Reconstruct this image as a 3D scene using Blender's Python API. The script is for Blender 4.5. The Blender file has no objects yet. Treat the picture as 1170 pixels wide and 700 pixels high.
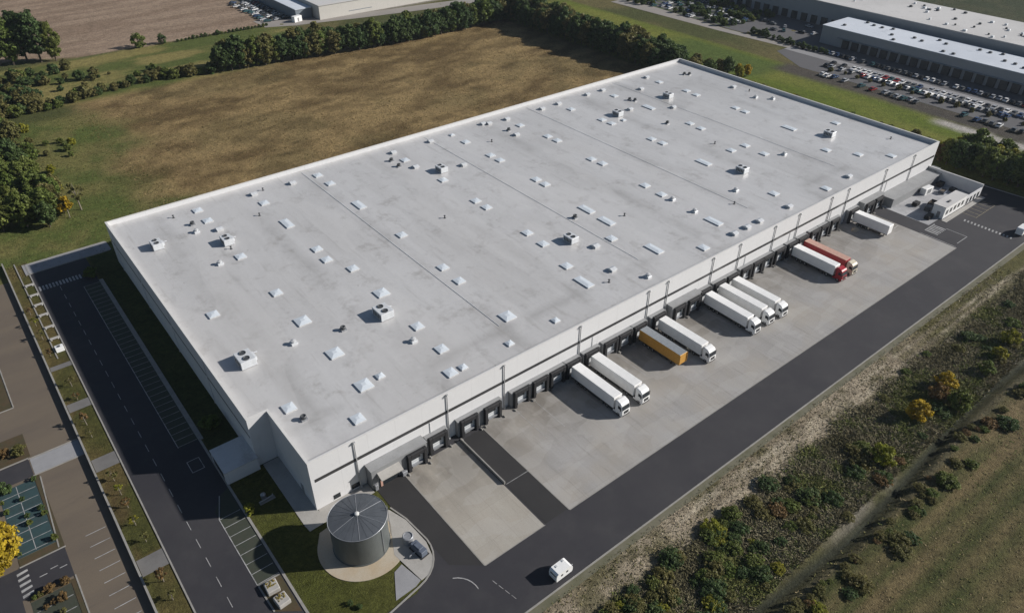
import bpy, math, random
import numpy as np
R = random.Random(7)
NR = np.random.default_rng(11)
scn = bpy.context.scene
COL = scn.collection
rad = math.radians

# ---------------------------------------------------------------- materials
def newmat(name):
    m = bpy.data.materials.new(name); m.use_nodes = True
    nt = m.node_tree
    return m, nt, nt.nodes['Principled BSDF']

def mixc(nt, a, b, fac, mode='MIX'):
    n = nt.nodes.new('ShaderNodeMix'); n.data_type = 'RGBA'; n.blend_type = mode
    for sock, v in ((n.inputs[6], a), (n.inputs[7], b), (n.inputs[0], fac)):
        if isinstance(v, (int, float)): sock.default_value = v
        elif isinstance(v, tuple): sock.default_value = (*v, 1)
        else: nt.links.new(v, sock)
    return n.outputs[2]

def noise(nt, scale, detail=4, rough=.6, vec=None, stretch=None):
    tc = nt.nodes.new('ShaderNodeTexCoord')
    v = tc.outputs['Object'] if vec is None else vec
    if stretch:
        mp = nt.nodes.new('ShaderNodeMapping'); mp.inputs['Scale'].default_value = stretch
        nt.links.new(v, mp.inputs[0]); v = mp.outputs[0]
    n = nt.nodes.new('ShaderNodeTexNoise'); n.inputs['Scale'].default_value = scale
    n.inputs['Detail'].default_value = detail; n.inputs['Roughness'].default_value = rough
    nt.links.new(v, n.inputs['Vector'])
    return n.outputs['Fac']

def ramp(nt, f, *stops):
    n = nt.nodes.new('ShaderNodeValToRGB')
    el = n.color_ramp.elements
    while len(el) < len(stops): el.new(.5)
    for e, (p, c) in zip(el, stops):
        e.position = p; e.color = (c, c, c, 1) if isinstance(c, (int, float)) else (*c, 1)
    nt.links.new(f, n.inputs[0])
    return n.outputs[0]

def bump(nt, b, h, strength=.4, dist=.05):
    n = nt.nodes.new('ShaderNodeBump'); n.inputs['Strength'].default_value = strength
    n.inputs['Distance'].default_value = dist
    nt.links.new(h, n.inputs['Height']); nt.links.new(n.outputs[0], b.inputs['Normal'])

def simple(name, c, rough=.6, metal=0, var=.15, scale=1.5, c2=None):
    m, nt, b = newmat(name)
    f = noise(nt, scale, 5, .65)
    lo = tuple(x * (1 - var) for x in c); hi = tuple(min(1, x * (1 + var)) for x in c)
    col = mixc(nt, lo, c2 or hi, ramp(nt, f, (.3, 0.), (.7, 1.)))
    nt.links.new(col, b.inputs['Base Color'])
    b.inputs['Roughness'].default_value = rough; b.inputs['Metallic'].default_value = metal
    return m

def worn(name, c, stain, rough=.85, big=.06, fine=3., amt=.5, streak=None, grain=.12):
    """paved / roofing surface: broad tone patches, stains, fine grain"""
    m, nt, b = newmat(name)
    f1 = noise(nt, big, 4, .6, stretch=streak)
    f2 = noise(nt, big * 6, 5, .7, stretch=streak)
    f3 = noise(nt, fine, 3, .7)
    col = mixc(nt, c, stain, ramp(nt, f1, (.42, 0.), (.68, amt)))
    col = mixc(nt, col, tuple(x * .7 for x in stain), ramp(nt, f2, (.58, 0.), (.75, amt * .6)))
    col = mixc(nt, col, (0, 0, 0), ramp(nt, f3, (.3, grain), (.7, 0.)))
    nt.links.new(col, b.inputs['Base Color']); b.inputs['Roughness'].default_value = rough
    bump(nt, b, f3, .3, .02)
    return m, nt, b, col

M = {}
def asphalt_mat():
    m, nt, b, col = worn('asphalt', (.029, .028, .034), (.045, .043, .047), big=.05, fine=4, amt=.8)
    tr = ramp(nt, noise(nt, .16, 4, .65), (.5, 0.), (.72, .4))
    col = mixc(nt, col, (.056, .054, .056), tr)
    ck = ramp(nt, noise(nt, .6, 6, .85), (.66, 0.), (.72, .5))
    col = mixc(nt, col, (.018, .018, .020), ck)
    nt.links.new(col, b.inputs['Base Color']); return m
M['asphalt'] = asphalt_mat()
M['asphalt_new'] = worn('asphalt_new', (.024, .023, .024), (.034, .032, .032), big=.15, fine=4)[0]
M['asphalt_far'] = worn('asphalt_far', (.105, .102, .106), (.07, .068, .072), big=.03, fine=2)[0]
M['gravel'] = worn('gravel', (.30, .275, .25), (.22, .20, .18), big=.05, fine=2)[0]

# concrete apron: cast panels with joints and tyre-grey stains running away from the docks
def concrete_mat(name, c, stain, px, py, amt=.55):
    m, nt, b, col = worn(name, c, stain, big=.10, fine=3, amt=amt, streak=(2.0, .35, 1))
    f = noise(nt, .07, 3, .6)
    col = mixc(nt, col, (.34, .305, .255), ramp(nt, f, (.42, 0.), (.66, .55)))
    tc = nt.nodes.new('ShaderNodeTexCoord')
    br = nt.nodes.new('ShaderNodeTexBrick'); br.offset = 0
    br.inputs['Scale'].default_value = 1; br.inputs['Brick Width'].default_value = px
    br.inputs['Row Height'].default_value = py; br.inputs['Mortar Size'].default_value = .045
    br.inputs['Mortar Smooth'].default_value = .4
    br.inputs['Color1'].default_value = (.88, .88, .88, 1); br.inputs['Color2'].default_value = (1.06, 1.06, 1.06, 1)
    br.inputs['Mortar'].default_value = (.62, .61, .60, 1)
    nt.links.new(tc.outputs['Object'], br.inputs['Vector'])
    col = mixc(nt, col, br.outputs[0], .42, 'MULTIPLY')
    tm = ramp(nt, noise(nt, .55, 5, .75, stretch=(1.6, .10, 1)), (.56, 0.), (.72, .42))
    col = mixc(nt, col, (.13, .12, .11), tm)
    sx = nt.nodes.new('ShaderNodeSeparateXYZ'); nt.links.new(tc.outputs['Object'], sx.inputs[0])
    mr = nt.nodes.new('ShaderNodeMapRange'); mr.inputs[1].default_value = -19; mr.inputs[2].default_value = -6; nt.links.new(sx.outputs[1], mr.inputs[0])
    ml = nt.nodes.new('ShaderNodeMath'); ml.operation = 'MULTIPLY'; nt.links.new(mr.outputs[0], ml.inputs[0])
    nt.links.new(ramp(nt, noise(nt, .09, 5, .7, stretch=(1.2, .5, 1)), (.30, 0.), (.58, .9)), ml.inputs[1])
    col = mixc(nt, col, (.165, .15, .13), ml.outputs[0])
    pk = ramp(nt, noise(nt, .16, 2, .4, stretch=(.6, 1.5, 1)), (.52, 0.), (.54, .16))
    col = mixc(nt, col, (.46, .45, .43), pk)
    nt.links.new(col, b.inputs['Base Color'])
    return m
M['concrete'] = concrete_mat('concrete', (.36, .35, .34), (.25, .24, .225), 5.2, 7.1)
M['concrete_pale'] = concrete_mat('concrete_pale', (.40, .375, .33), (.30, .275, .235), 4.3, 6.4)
M['concrete_plain'] = worn('concrete_plain', (.40, .385, .36), (.30, .285, .26), big=.3, fine=4)[0]
M['pad_tan'] = worn('pad_tan', (.46, .40, .31), (.42, .30, .17), big=.22, fine=4)[0]
M['paving_blocks'] = worn('paving_blocks', (.30, .30, .31), (.23, .23, .24), big=.4, fine=5, amt=.5)[0]
M['kerb'] = simple('kerb', (.27, .26, .24), .85, scale=.8)

# tan block paving of the car park, laid in bays
def carpark_mat():
    m, nt, b, col = worn('carpark_paving', (.150, .120, .088), (.112, .090, .072), big=.06, fine=4, amt=.7, streak=(.6, 2.4, 1))
    return m
M['carpark'] = carpark_mat()
M['bay_turf'] = worn('bay_turf', (.040, .048, .032), (.055, .052, .040), big=.5, fine=3)[0]
M['bay_paver'] = worn('bay_paver', (.026, .060, .066), (.024, .036, .034), big=.5, fine=3)[0]
M['marking'] = worn('marking', (.42, .42, .42), (.17, .17, .17), big=.7, fine=5, amt=.8)[0]
M['marking_yellow'] = worn('marking_yellow', (.40, .34, .22), (.26, .22, .14), big=.7, fine=5, amt=.8)[0]

# flat roof membrane: rolls, welded seams, dirty valleys
def roof_mat():
    m, nt, b, col = worn('roof_membrane', (.56, .555, .552), (.475, .465, .455), big=.03, fine=1.2, amt=.8, grain=.06, streak=(1.6, .6, 1))
    tc = nt.nodes.new('ShaderNodeTexCoord')
    br = nt.nodes.new('ShaderNodeTexBrick'); br.offset = .37
    br.inputs['Scale'].default_value = 1; br.inputs['Brick Width'].default_value = 21.
    br.inputs['Row Height'].default_value = 1.55; br.inputs['Mortar Size'].default_value = .03
    br.inputs['Mortar Smooth'].default_value = .6
    br.inputs['Color1'].default_value = (.955, .955, .955, 1); br.inputs['Color2'].default_value = (1.02, 1.02, 1.02, 1)
    br.inputs['Mortar'].default_value = (.93, .93, .93, 1)
    mp = nt.nodes.new('ShaderNodeMapping'); mp.inputs['Rotation'].default_value = (0, 0, rad(90))
    nt.links.new(tc.outputs['Object'], mp.inputs[0]); nt.links.new(mp.outputs[0], br.inputs['Vector'])
    col = mixc(nt, col, br.outputs[0], .8, 'MULTIPLY')
    # valley dirt lines along y every 22.6 m, and one along x near the docks
    sx = nt.nodes.new('ShaderNodeSeparateXYZ'); nt.links.new(tc.outputs['Object'], sx.inputs[0])
    def line(sock, period, off, w):
        a = nt.nodes.new('ShaderNodeMath'); a.operation = 'ADD'; a.inputs[1].default_value = off
        nt.links.new(sock, a.inputs[0])
        if period:
            p = nt.nodes.new('ShaderNodeMath'); p.operation = 'PINGPONG'; p.inputs[1].default_value = period / 2
            nt.links.new(a.outputs[0], p.inputs[0]); o = p.outputs[0]
        else:
            p = nt.nodes.new('ShaderNodeMath'); p.operation = 'ABSOLUTE'; nt.links.new(a.outputs[0], p.inputs[0]); o = p.outputs[0]
        q = nt.nodes.new('ShaderNodeMapRange'); q.inputs[1].default_value = 0; q.inputs[2].default_value = w
        q.inputs[3].default_value = 1; q.inputs[4].default_value = 0
        nt.links.new(o, q.inputs[0]); return q.outputs[0]
    brk = ramp(nt, noise(nt, .12, 5, .75), (.56, 0.), (.74, .28))
    wide = ramp(nt, noise(nt, .05, 4, .7), (.42, 0.), (.66, .42))
    def mul(a, c):
        n = nt.nodes.new('ShaderNodeMath'); n.operation = 'MULTIPLY'; nt.links.new(a, n.inputs[0]); nt.links.new(c, n.inputs[1]); return n.outputs[0]
    lx = line(sx.outputs[0], 22.6, -7.5, .17); ly = line(sx.outputs[1], 0, -10.3, .2)
    wx = line(sx.outputs[0], 22.6, -7.5, 3.5); wy = line(sx.outputs[1], 0, -10.3, 2.5)
    for l, k in ((lx, brk), (ly, brk), (wx, wide), (wy, wide)):
        col = mixc(nt, col, (.20, .19, .175), mul(l, k))
    # occasional stains
    st = ramp(nt, noise(nt, .16, 6, .8), (.54, 0.), (.74, .68))
    col = mixc(nt, col, (.25, .235, .215), st)
    sp = ramp(nt, noise(nt, .75, 3, .6), (.70, 0.), (.76, .55))
    col = mixc(nt, col, (.16, .145, .13), sp)
    dr = ramp(nt, noise(nt, .35, 5, .7, stretch=(1.8, .12, 1)), (.57, 0.), (.76, .55))
    col = mixc(nt, col, (.30, .285, .265), dr)
    pt = ramp(nt, noise(nt, .06, 1, .2, stretch=(1.4, .5, 1)), (.56, 0.), (.565, .22))
    col = mixc(nt, col, (.62, .61, .60), pt)
    nt.links.new(col, b.inputs['Base Color']); b.inputs['Roughness'].default_value = .34; b.inputs['Specular IOR Level'].default_value = .75
    return m
M['roof'] = roof_mat()

# insulated wall panels: faint vertical joints and run marks
def panel_mat(name, c, w=1.2, dark=.9):
    m, nt, b, col = worn(name, c, tuple(x * .93 for x in c), big=.08, fine=.6, amt=.5, rough=.55, streak=(1, 1, .6), grain=.03)
    tc = nt.nodes.new('ShaderNodeTexCoord'); sx = nt.nodes.new('ShaderNodeSeparateXYZ')
    nt.links.new(tc.outputs['Object'], sx.inputs[0])
    ad = nt.nodes.new('ShaderNodeMath'); ad.operation = 'ADD'
    nt.links.new(sx.outputs[0], ad.inputs[0]); nt.links.new(sx.outputs[1], ad.inputs[1])
    p = nt.nodes.new('ShaderNodeMath'); p.operation = 'PINGPONG'; p.inputs[1].default_value = w / 2 * 5
    nt.links.new(ad.outputs[0], p.inputs[0])
    q = ramp(nt, p.outputs[0], (0., 1.), (.04, 0.))
    col = mixc(nt, col, tuple(x * dark * .8 for x in c), q)
    nt.links.new(col, b.inputs['Base Color'])
    return m
M['wall'] = panel_mat('wall_panel', (.65, .65, .655))
M['wall_end'] = M['wall']
M['coping'] = simple('coping', (.66, .65, .63), .5, var=.06)
M['band'] = simple('dark_band', (.045, .045, .047), .4, var=.2)
M['dock_grey'] = panel_mat('dock_cladding', (.24, .245, .25), .6)
M['dock_roof'] = worn('dock_roof', (.30, .305, .31), (.23, .23, .23), big=.4, fine=3)[0]
M['rubber'] = simple('rubber', (.018, .018, .020), .7, var=.3)
M['door_white'] = simple('door_white', (.55, .57, .58), .5, var=.1)
M['glass'] = simple('glass', (.02, .025, .03), .08, var=.2)
M['white_paint'] = simple('white_paint', (.80, .80, .79), .35, var=.05, scale=.6)
M['vent_cap'] = simple('vent_cap', (.50, .51, .52), .5)
M['white_grime'] = simple('white_grime', (.74, .74, .73), .5, var=.06, scale=.9)
M['cream'] = simple('cream_paint', (.60, .54, .42), .4, var=.1)
M['red'] = simple('red_paint', (.33, .018, .028), .32, var=.15)
M['red_trailer'] = simple('red_tarpaulin', (.30, .026, .028), .5, var=.2)
M['salmon'] = simple('faded_tarpaulin', (.50, .30, .24), .6, var=.12)
M['yellow'] = simple('yellow_paint', (.50, .26, .05), .45, var=.12)
M['greyroof'] = simple('grey_sheet', (.23, .25, .27), .5, var=.15)
M['chassis'] = simple('chassis', (.03, .03, .032), .6, var=.3)
M['tyre'] = simple('tyre', (.015, .015, .015), .8)
M['rim'] = simple('rim', (.35, .35, .36), .35, .6)
M['steel'] = simple('galvanised', (.30, .31, .33), .45, .3, var=.2)
M['pole'] = simple('pole_grey', (.40, .405, .41), .5, .2)
M['lamp'] = simple('lamp_lens', (.6, .6, .58), .2)
M['hvac'] = simple('hvac_casing', (.62, .64, .66), .45, .1, var=.1)
M['hvac_dark'] = simple('hvac_grille', (.06, .065, .07), .5)
M['sky_curb'] = simple('skylight_curb', (.52, .53, .54), .5)
def dome_mat():
    m, nt, b = newmat('skylight_dome')
    f = noise(nt, .8, 3)
    nt.links.new(mixc(nt, (.58, .64, .70), (.70, .74, .77), f), b.inputs['Base Color'])
    b.inputs['Roughness'].default_value = .16; b.inputs['Specular IOR Level'].default_value = .6
    return m
M['dome'] = dome_mat()
def tank_mat(name, c, ribs=None):
    m, nt, b = newmat(name)
    f = noise(nt, .5, 5, .7, stretch=(1, 1, .3))
    col = mixc(nt, tuple(x * .75 for x in c), c, ramp(nt, f, (.3, 0.), (.7, 1.)))
    nt.links.new(col, b.inputs['Base Color']); b.inputs['Roughness'].default_value = .5; b.inputs['Metallic'].default_value = .35
    if ribs:
        tc = nt.nodes.new('ShaderNodeTexCoord'); w = nt.nodes.new('ShaderNodeTexWave'); w.bands_direction = 'Z'
        w.inputs['Scale'].default_value = ribs; nt.links.new(tc.outputs['Object'], w.inputs['Vector'])
        bump(nt, b, w.outputs['Fac'], .5, .04)
    return m
M['tank'] = tank_mat('tank_shell', (.145, .16, .158), 2.2)
M['tank_roof'] = tank_mat('tank_roof', (.125, .137, .152))
M['blue_machine'] = simple('blue_machine', (.11, .13, .17), .5)
M['far_wall'] = panel_mat('far_wall', (.30, .31, .33), 1.5)
M['far_wall_pale'] = panel_mat('far_wall_pale', (.55, .53, .49), 1.5)
M['far_wall_slate'] = panel_mat('far_wall_slate', (.20, .23, .26), 1.5)
M['far_roof'] = worn('far_roof', (.55, .54, .53), (.45, .44, .43), big=.03, fine=.8, amt=.8, grain=.05)[0]
M['far_roof_blue'] = worn('far_roof_blue', (.60, .64, .70), (.48, .52, .58), big=.03, fine=.8, amt=.8, grain=.05)[0]
M['bark'] = simple('bark', (.10, .08, .06), .9, var=.35, scale=6)
M['bark_pale'] = simple('bark_pale', (.22, .19, .15), .9, var=.25, scale=6)

def vcol_mat(name, rough=.95, fine=((.9, .35), (3.5, .3)), bumpd=.25, stretch=None):
    """albedo from a colour attribute, broken up by fine procedural noise"""
    m, nt, b = newmat(name)
    at = nt.nodes.new('ShaderNodeVertexColor'); at.layer_name = 'albedo'
    col = at.outputs[0]; h = None
    for s, k in fine:
        f = noise(nt, s, 5, .75, stretch=stretch)
        r_ = ramp(nt, f, (.32, 1 - k), (.68, 1 + k)); h = f
        n = nt.nodes.new('ShaderNodeMix'); n.data_type = 'RGBA'; n.blend_type = 'MULTIPLY'; n.inputs[0].default_value = 1
        nt.links.new(col, n.inputs[6]); nt.links.new(r_, n.inputs[7]); col = n.outputs[2]
    nt.links.new(col, b.inputs['Base Color']); b.inputs['Roughness'].default_value = rough
    b.inputs['Specular IOR Level'].default_value = .15
    if bumpd: bump(nt, b, h, .8, bumpd)
    return m
M['ground'] = vcol_mat('ground', fine=((.35, .25), (1.1, .36), (3.2, .32)), bumpd=.5)

def leaf_mat(name, c, c2, trans=.35):
    m, nt, b = newmat(name)
    at = nt.nodes.new('ShaderNodeVertexColor'); at.layer_name = 'albedo'
    oi = nt.nodes.new('ShaderNodeObjectInfo')
    f = noise(nt, .35, 3)
    base = mixc(nt, c, c2, ramp(nt, oi.outputs['Random'], (0., 0.), (1., 1.)))
    base = mixc(nt, base, tuple(x * 1.5 for x in c2), ramp(nt, f, (.5, 0.), (.7, .5)))
    col = mixc(nt, base, at.outputs[0], 1., 'MULTIPLY')
    nt.links.new(col, b.inputs['Base Color']); b.inputs['Roughness'].default_value = .6
    b.inputs['Specular IOR Level'].default_value = .25
    tr = nt.nodes.new('ShaderNodeBsdfTranslucent'); nt.links.new(col, tr.inputs[0])
    mx = nt.nodes.new('ShaderNodeMixShader'); mx.inputs[0].default_value = trans
    nt.links.new(b.outputs[0], mx.inputs[1]); nt.links.new(tr.outputs[0], mx.inputs[2])
    nt.links.new(mx.outputs[0], nt.nodes['Material Output'].inputs[0])
    return m
LEAF = {
    'dark': leaf_mat('leaf_dark', (.056, .094, .032), (.078, .112, .034)),
    'mid': leaf_mat('leaf_mid', (.10, .142, .030), (.130, .150, .036)),
    'olive': leaf_mat('leaf_olive', (.132, .130, .042), (.155, .138, .048)),
    'yellow': leaf_mat('leaf_yellow', (.34, .26, .020), (.38, .25, .018)),
    'lime': leaf_mat('leaf_lime', (.20, .215, .024), (.25, .23, .026)),
    'rust': leaf_mat('leaf_rust', (.19, .12, .048), (.16, .105, .044)),
}
M['weed'] = vcol_mat('weed_blades', fine=(), bumpd=0)

# ---------------------------------------------------------------- geometry helpers
class G:
    def __init__(s): s.v = []; s.f = []; s.m = []
    def add(s, vs, fs, mi=0):
        o = len(s.v); s.v += [tuple(q) for q in vs]; s.f += [tuple(i + o for i in f) for f in fs]; s.m += [mi] * len(fs); return s
    def box(s, x0, y0, z0, x1, y1, z1, mi=0, c=0.):
        if c <= 0:
            vs = [(x, y, z) for z in (z0, z1) for y in (y0, y1) for x in (x0, x1)]
            fs = [(0, 2, 3, 1), (4, 5, 7, 6), (0, 1, 5, 4), (2, 6, 7, 3), (0, 4, 6, 2), (1, 3, 7, 5)]
            return s.add(vs, fs, mi)
        # chamfered on all vertical and top edges
        def ring(d, z): return [(x0 + d + c, y0 + d, z), (x1 - d - c, y0 + d, z), (x1 - d, y0 + d + c, z), (x1 - d, y1 - d - c, z),
                                (x1 - d - c, y1 - d, z), (x0 + d + c, y1 - d, z), (x0 + d, y1 - d - c, z), (x0 + d, y0 + d + c, z)]
        vs = ring(0, z0) + ring(0, z1 - c) + ring(c, z1)
        fs = [tuple(reversed(range(8))), tuple(range(16, 24))]
        for k in (0, 8):
            fs += [(k + i, k + (i + 1) % 8, k + 8 + (i + 1) % 8, k + 8 + i) for i in range(8)]
        return s.add(vs, fs, mi)
    def quad(s, a, b, c, d, mi=0): return s.add([a, b, c, d], [(0, 1, 2, 3)], mi)
    def poly(s, pts, z, mi=0): return s.add([(x, y, z) for x, y in pts], [tuple(range(len(pts)))], mi)
    def prism(s, pts, z0, z1, mi=0):
        n = len(pts)
        return s.add([(x, y, z0) for x, y in pts] + [(x, y, z1) for x, y in pts],
                     [tuple(reversed(range(n))), tuple(range(n, 2 * n))] + [(i, (i + 1) % n, n + (i + 1) % n, n + i) for i in range(n)], mi)
    def sidex(s, prof, x0, x1, mi=0):
        """profile in (y, z) extruded along x"""
        n = len(prof)
        return s.add([(x0, y, z) for y, z in prof] + [(x1, y, z) for y, z in prof],
                     [tuple(range(n)), tuple(reversed(range(n, 2 * n)))] + [(i, n + i, n + (i + 1) % n, (i + 1) % n) for i in range(n)], mi)
    def tube(s, a, b, r0, r1=None, n=8, mi=0, cap=True):
        r1 = r0 if r1 is None else r1
        a = np.array(a, float); b = np.array(b, float); d = b - a; L = np.linalg.norm(d); d /= L
        u = np.cross(d, (0, 0, 1) if abs(d[2]) < .9 else (1, 0, 0)); u /= np.linalg.norm(u); w = np.cross(d, u)
        vs = []
        for c, r in ((a, r0), (b, r1)):
            vs += [tuple(c + r * (math.cos(2 * math.pi * k / n) * u + math.sin(2 * math.pi * k / n) * w)) for k in range(n)]
        fs = [(k, (k + 1) % n, n + (k + 1) % n, n + k) for k in range(n)]
        if cap: fs += [tuple(reversed(range(n))), tuple(range(n, 2 * n))]
        return s.add(vs, fs, mi)
    def lathe(s, prof, n=48, cx=0, cy=0, mi=0):
        vs = [(cx + r * math.cos(2 * math.pi * k / n), cy + r * math.sin(2 * math.pi * k / n), z) for r, z in prof for k in range(n)]
        fs = [(j * n + k, j * n + (k + 1) % n, (j + 1) * n + (k + 1) % n, (j + 1) * n + k) for j in range(len(prof) - 1) for k in range(n)]
        return s.add(vs, fs, mi)
    def mesh(s, name, mats):
        me = bpy.data.meshes.new(name); me.from_pydata(s.v, [], s.f)
        for m in (mats if isinstance(mats, (list, tuple)) else [mats]): me.materials.append(m)
        if any(s.m): me.polygons.foreach_set('material_index', s.m)
        me.update(); return me
    def build(s, name, mats, parent=None, loc=(0, 0, 0)):
        return link(name, s.mesh(name, mats), parent, loc)

def link(name, data, parent=None, loc=(0, 0, 0), rot=0):
    o = bpy.data.objects.new(name, data); COL.objects.link(o); o.location = loc
    if rot: o.rotation_euler = (0, 0, rot)
    if parent: o.parent = parent
    return o
def tag(o, label, cat, group=None, kind=None):
    o['label'] = label; o['category'] = cat
    if group: o['group'] = group
    if kind: o['kind'] = kind
    return o
def thing(name, label, cat, loc=(0, 0, 0), rot=0, group=None):
    return tag(link(name, None, None, loc, rot), label, cat, group)
def struct(name, g, mats, kind='structure'):
    o = g.build(name, mats) if isinstance(g, G) else g
    o['kind'] = kind; return o
def dup(root, loc, rot=0, label=None, group=None):
    r = root.copy(); COL.objects.link(r); r.location = loc; r.rotation_euler = (0, 0, rot)
    if label: r['label'] = label
    if group: r['group'] = group
    for ch in list(root.children):
        c = ch.copy(); COL.objects.link(c); c.parent = r
        for q in list(ch.children):
            d = q.copy(); COL.objects.link(d); d.parent = c
    return r
def smooth(o, ang=40):
    for p in o.data.polygons: p.use_smooth = True
    try: o.data.set_sharp_from_angle(angle=rad(ang))
    except Exception: pass
    return o

def vnoise(x, y, s, seed=0):
    """cheap value noise, 0..1"""
    x = np.asarray(x, float) / s + 1000 + seed * 17.3; y = np.asarray(y, float) / s + 1000 + seed * 7.7
    xi = np.floor(x).astype(int); yi = np.floor(y).astype(int); fx = x - xi; fy = y - yi
    fx = fx * fx * (3 - 2 * fx); fy = fy * fy * (3 - 2 * fy)
    def h(a, b):
        n = (a * 374761393 + b * 668265263 + seed * 974711) & 0xffffffff
        n = ((n ^ (n >> 13)) * 1274126177) & 0xffffffff
        return ((n ^ (n >> 16)) & 0xffff) / 65535.
    return (h(xi, yi) * (1 - fx) + h(xi + 1, yi) * fx) * (1 - fy) + (h(xi, yi + 1) * (1 - fx) + h(xi + 1, yi + 1) * fx) * fy
def fbm(x, y, s, seed=0, o=4):
    t = 0; a = .5
    for k in range(o): t = t + a * vnoise(x, y, s / 2 ** k, seed + k); a *= .5
    return t / (1 - .5 ** o)
def sst(a, b, x):
    t = np.clip((x - a) / (b - a), 0, 1); return t * t * (3 - 2 * t)

# ---------------------------------------------------------------- ground sheet
def ditch_y(x): return -64.3 + 1.2 * np.sin(np.asarray(x) * .06) + 1.0 * (fbm(x, np.zeros_like(np.asarray(x, float)), 14, 3) - .5)
def ground_z(x, y):
    d = y - ditch_y(x)
    z = -1.5 * np.exp(-(d / 1.5) ** 2) + .3 * np.exp(-((np.abs(d) - 5) / 2.5) ** 2)
    rough = sst(-41, -45, y) * .55 + sst(116, 125, y) * .25
    return z * sst(-46, -52, y) + (fbm(x, y, 6, 5) - .5) * rough

def albedo(x, y):
    n1 = fbm(x, y, 40, 1); n2 = fbm(x, y, 9, 2); n3 = fbm(x, y, 3, 4); n4 = fbm(x, y, 90, 9)
    nx = (n1 - .5) * 34 + (n2 - .5) * 12; ny = (fbm(x, y, 40, 21) - .5) * 34 + (fbm(x, y, 9, 22) - .5) * 12
    C = np.zeros(x.shape + (3,))
    def put(c, w):
        nonlocal C
        w = np.clip(w, 0, 1)[..., None]; C = C * (1 - w) + np.array(c) * w
    def putn(c, c2, f, w):
        nonlocal C
        f = np.clip(f, 0, 1)[..., None]; cc = np.array(c) * (1 - f) + np.array(c2) * f
        w = np.clip(w, 0, 1)[..., None]; C = C * (1 - w) + cc * w
    # default meadow
    putn((.068, .075, .026), (.125, .108, .045), sst(.35, .65, n1), np.ones(x.shape))
    # dry mown field behind the warehouse
    f = sst(.3, .7, fbm(x * .6 + y * .25, y * 1.6 - x * .5, 16, 31))
    w = sst(10, 26, x + nx * .8) * sst(112, 118, y + nx * .0) * (1 - sst(254, 262, y + ny * .15)) * (1 - sst(236, 243, x))
    f = np.clip(f * .55 + .75 * (sst(.3, .7, fbm(x * .8, y * 1.5, 7, 35)) - .5) + .25, 0, 1)
    putn((.120, .082, .036), (.265, .190, .088), f, w)
    put((.085, .078, .034), w * sst(.58, .72, fbm(x, y, 24, 33)) * .3)
    # lush patch on its left
    w = (1 - sst(6, 34, x + nx)) * sst(112, 128, y) * (1 - sst(236, 246, y)) * sst(-75, -60, x)
    putn((.085, .108, .028), (.150, .140, .048), sst(.35, .7, n2), w)
    # strip of meadow behind the hedge
    w = sst(250, 258, y) * (1 - sst(x * 0 + 316, 320, y + (n2 - .5) * 3)) * (1 - sst(132, 140, x))
    putn((.085, .105, .028), (.21, .18, .065), sst(.4, .62, fbm(x * .35 + y * .05, y, 10, 41)), w)
    w = sst(252, 258, y) * (1 - sst(286, 292, y + x * .0)) * sst(120, 140, x) * (1 - sst(258, 270, x))
    putn((.055, .075, .024), (.085, .085, .035), n2, w)
    # ploughed field
    yb = 318 + 15 * sst(40, 0, x)
    w = sst(0, 1.5, y - yb + (n3 - .5) * 3) * (1 - sst(0, 3, x - 126 - (y - 318) * .12))
    fr = sst(.35, .65, fbm(x * .15, y * 1.2 - x * .1, 5, 51))
    putn((.225, .162, .115), (.295, .22, .16), fr, w)
    # yards and earth behind the white wall, north east
    w = sst(138, 142, x) * sst(305, 309, y)
    putn((.26, .24, .21), (.20, .185, .165), n2, w)
    w = sst(0, 3, x - 126 - (y - 318) * .12) * sst(316, 320, y) * (1 - sst(140, 144, x))
    putn((.12, .105, .085), (.20, .18, .15), n2, w)
    # green field east
    w = sst(238, 244, x) * (1 - sst(296, 300, x)) * (1 - sst(255, 275, y))
    putn((.102, .135, .018), (.155, .165, .034), sst(.3, .7, fbm(x * 1.4, y * .35, 18, 61)), w)
    put((.070, .105, .026), w * sst(262, 272, x + nx * .3) * (1 - sst(292, 297, x)) * sst(95, 105, y) * (1 - sst(150, 175, y)) * .8)
    putn((.110, .085, .042), (.18, .125, .05), n2, w * (1 - sst(256, 268, x + nx * .3)) * sst(0, 12, y) * (1 - sst(110, 125, y)) * .8)
    # worn dark earth by the car park, pale gravel spur
    w2 = sst(284, 290, x + nx * .15) * (1 - sst(298, 302, x)) * sst(-30, -10, y) * (1 - sst(98, 106, y + ny * .2))
    putn((.085, .072, .058), (.060, .056, .050), n2, w2)
    w3 = sst(279, 281, x + (n2 - .5) * 3) * (1 - sst(285, 288, x + (n2 - .5) * 5)) * (1 - sst(18, 26, y + (n2 - .5) * 10))
    putn((.46, .44, .41), (.34, .31, .28), n3, w3)
    # far side of the big shed
    w = sst(412, 416, x)
    putn((.07, .08, .028), (.15, .125, .06), sst(.4, .6, n2), w)
    w = sst(435, 441, x + (n1 - .5) * 14); put((.035, .045, .024), w * .8)
    # ---- south strip
    s = sst(-40.6, -41.6, y)
    putn((.070, .074, .026), (.115, .100, .040), n3, s)
    # pale stubble, tractor-tracked, getting grassier to the east
    w = s * (1 - sst(-46.5, -52.5, y + (n2 - .5) * 5 + .03 * (x - 80))) * (1 - sst(122, 150, x + nx * .5))
    putn((.25, .205, .145), (.40, .335, .25), sst(.3, .7, fbm(x * .25, y * 1.3, 4, 71)), w * .9)
    put((.085, .080, .034), w * sst(.52, .66, fbm(x, y, 5, 72)) * .75)
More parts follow.
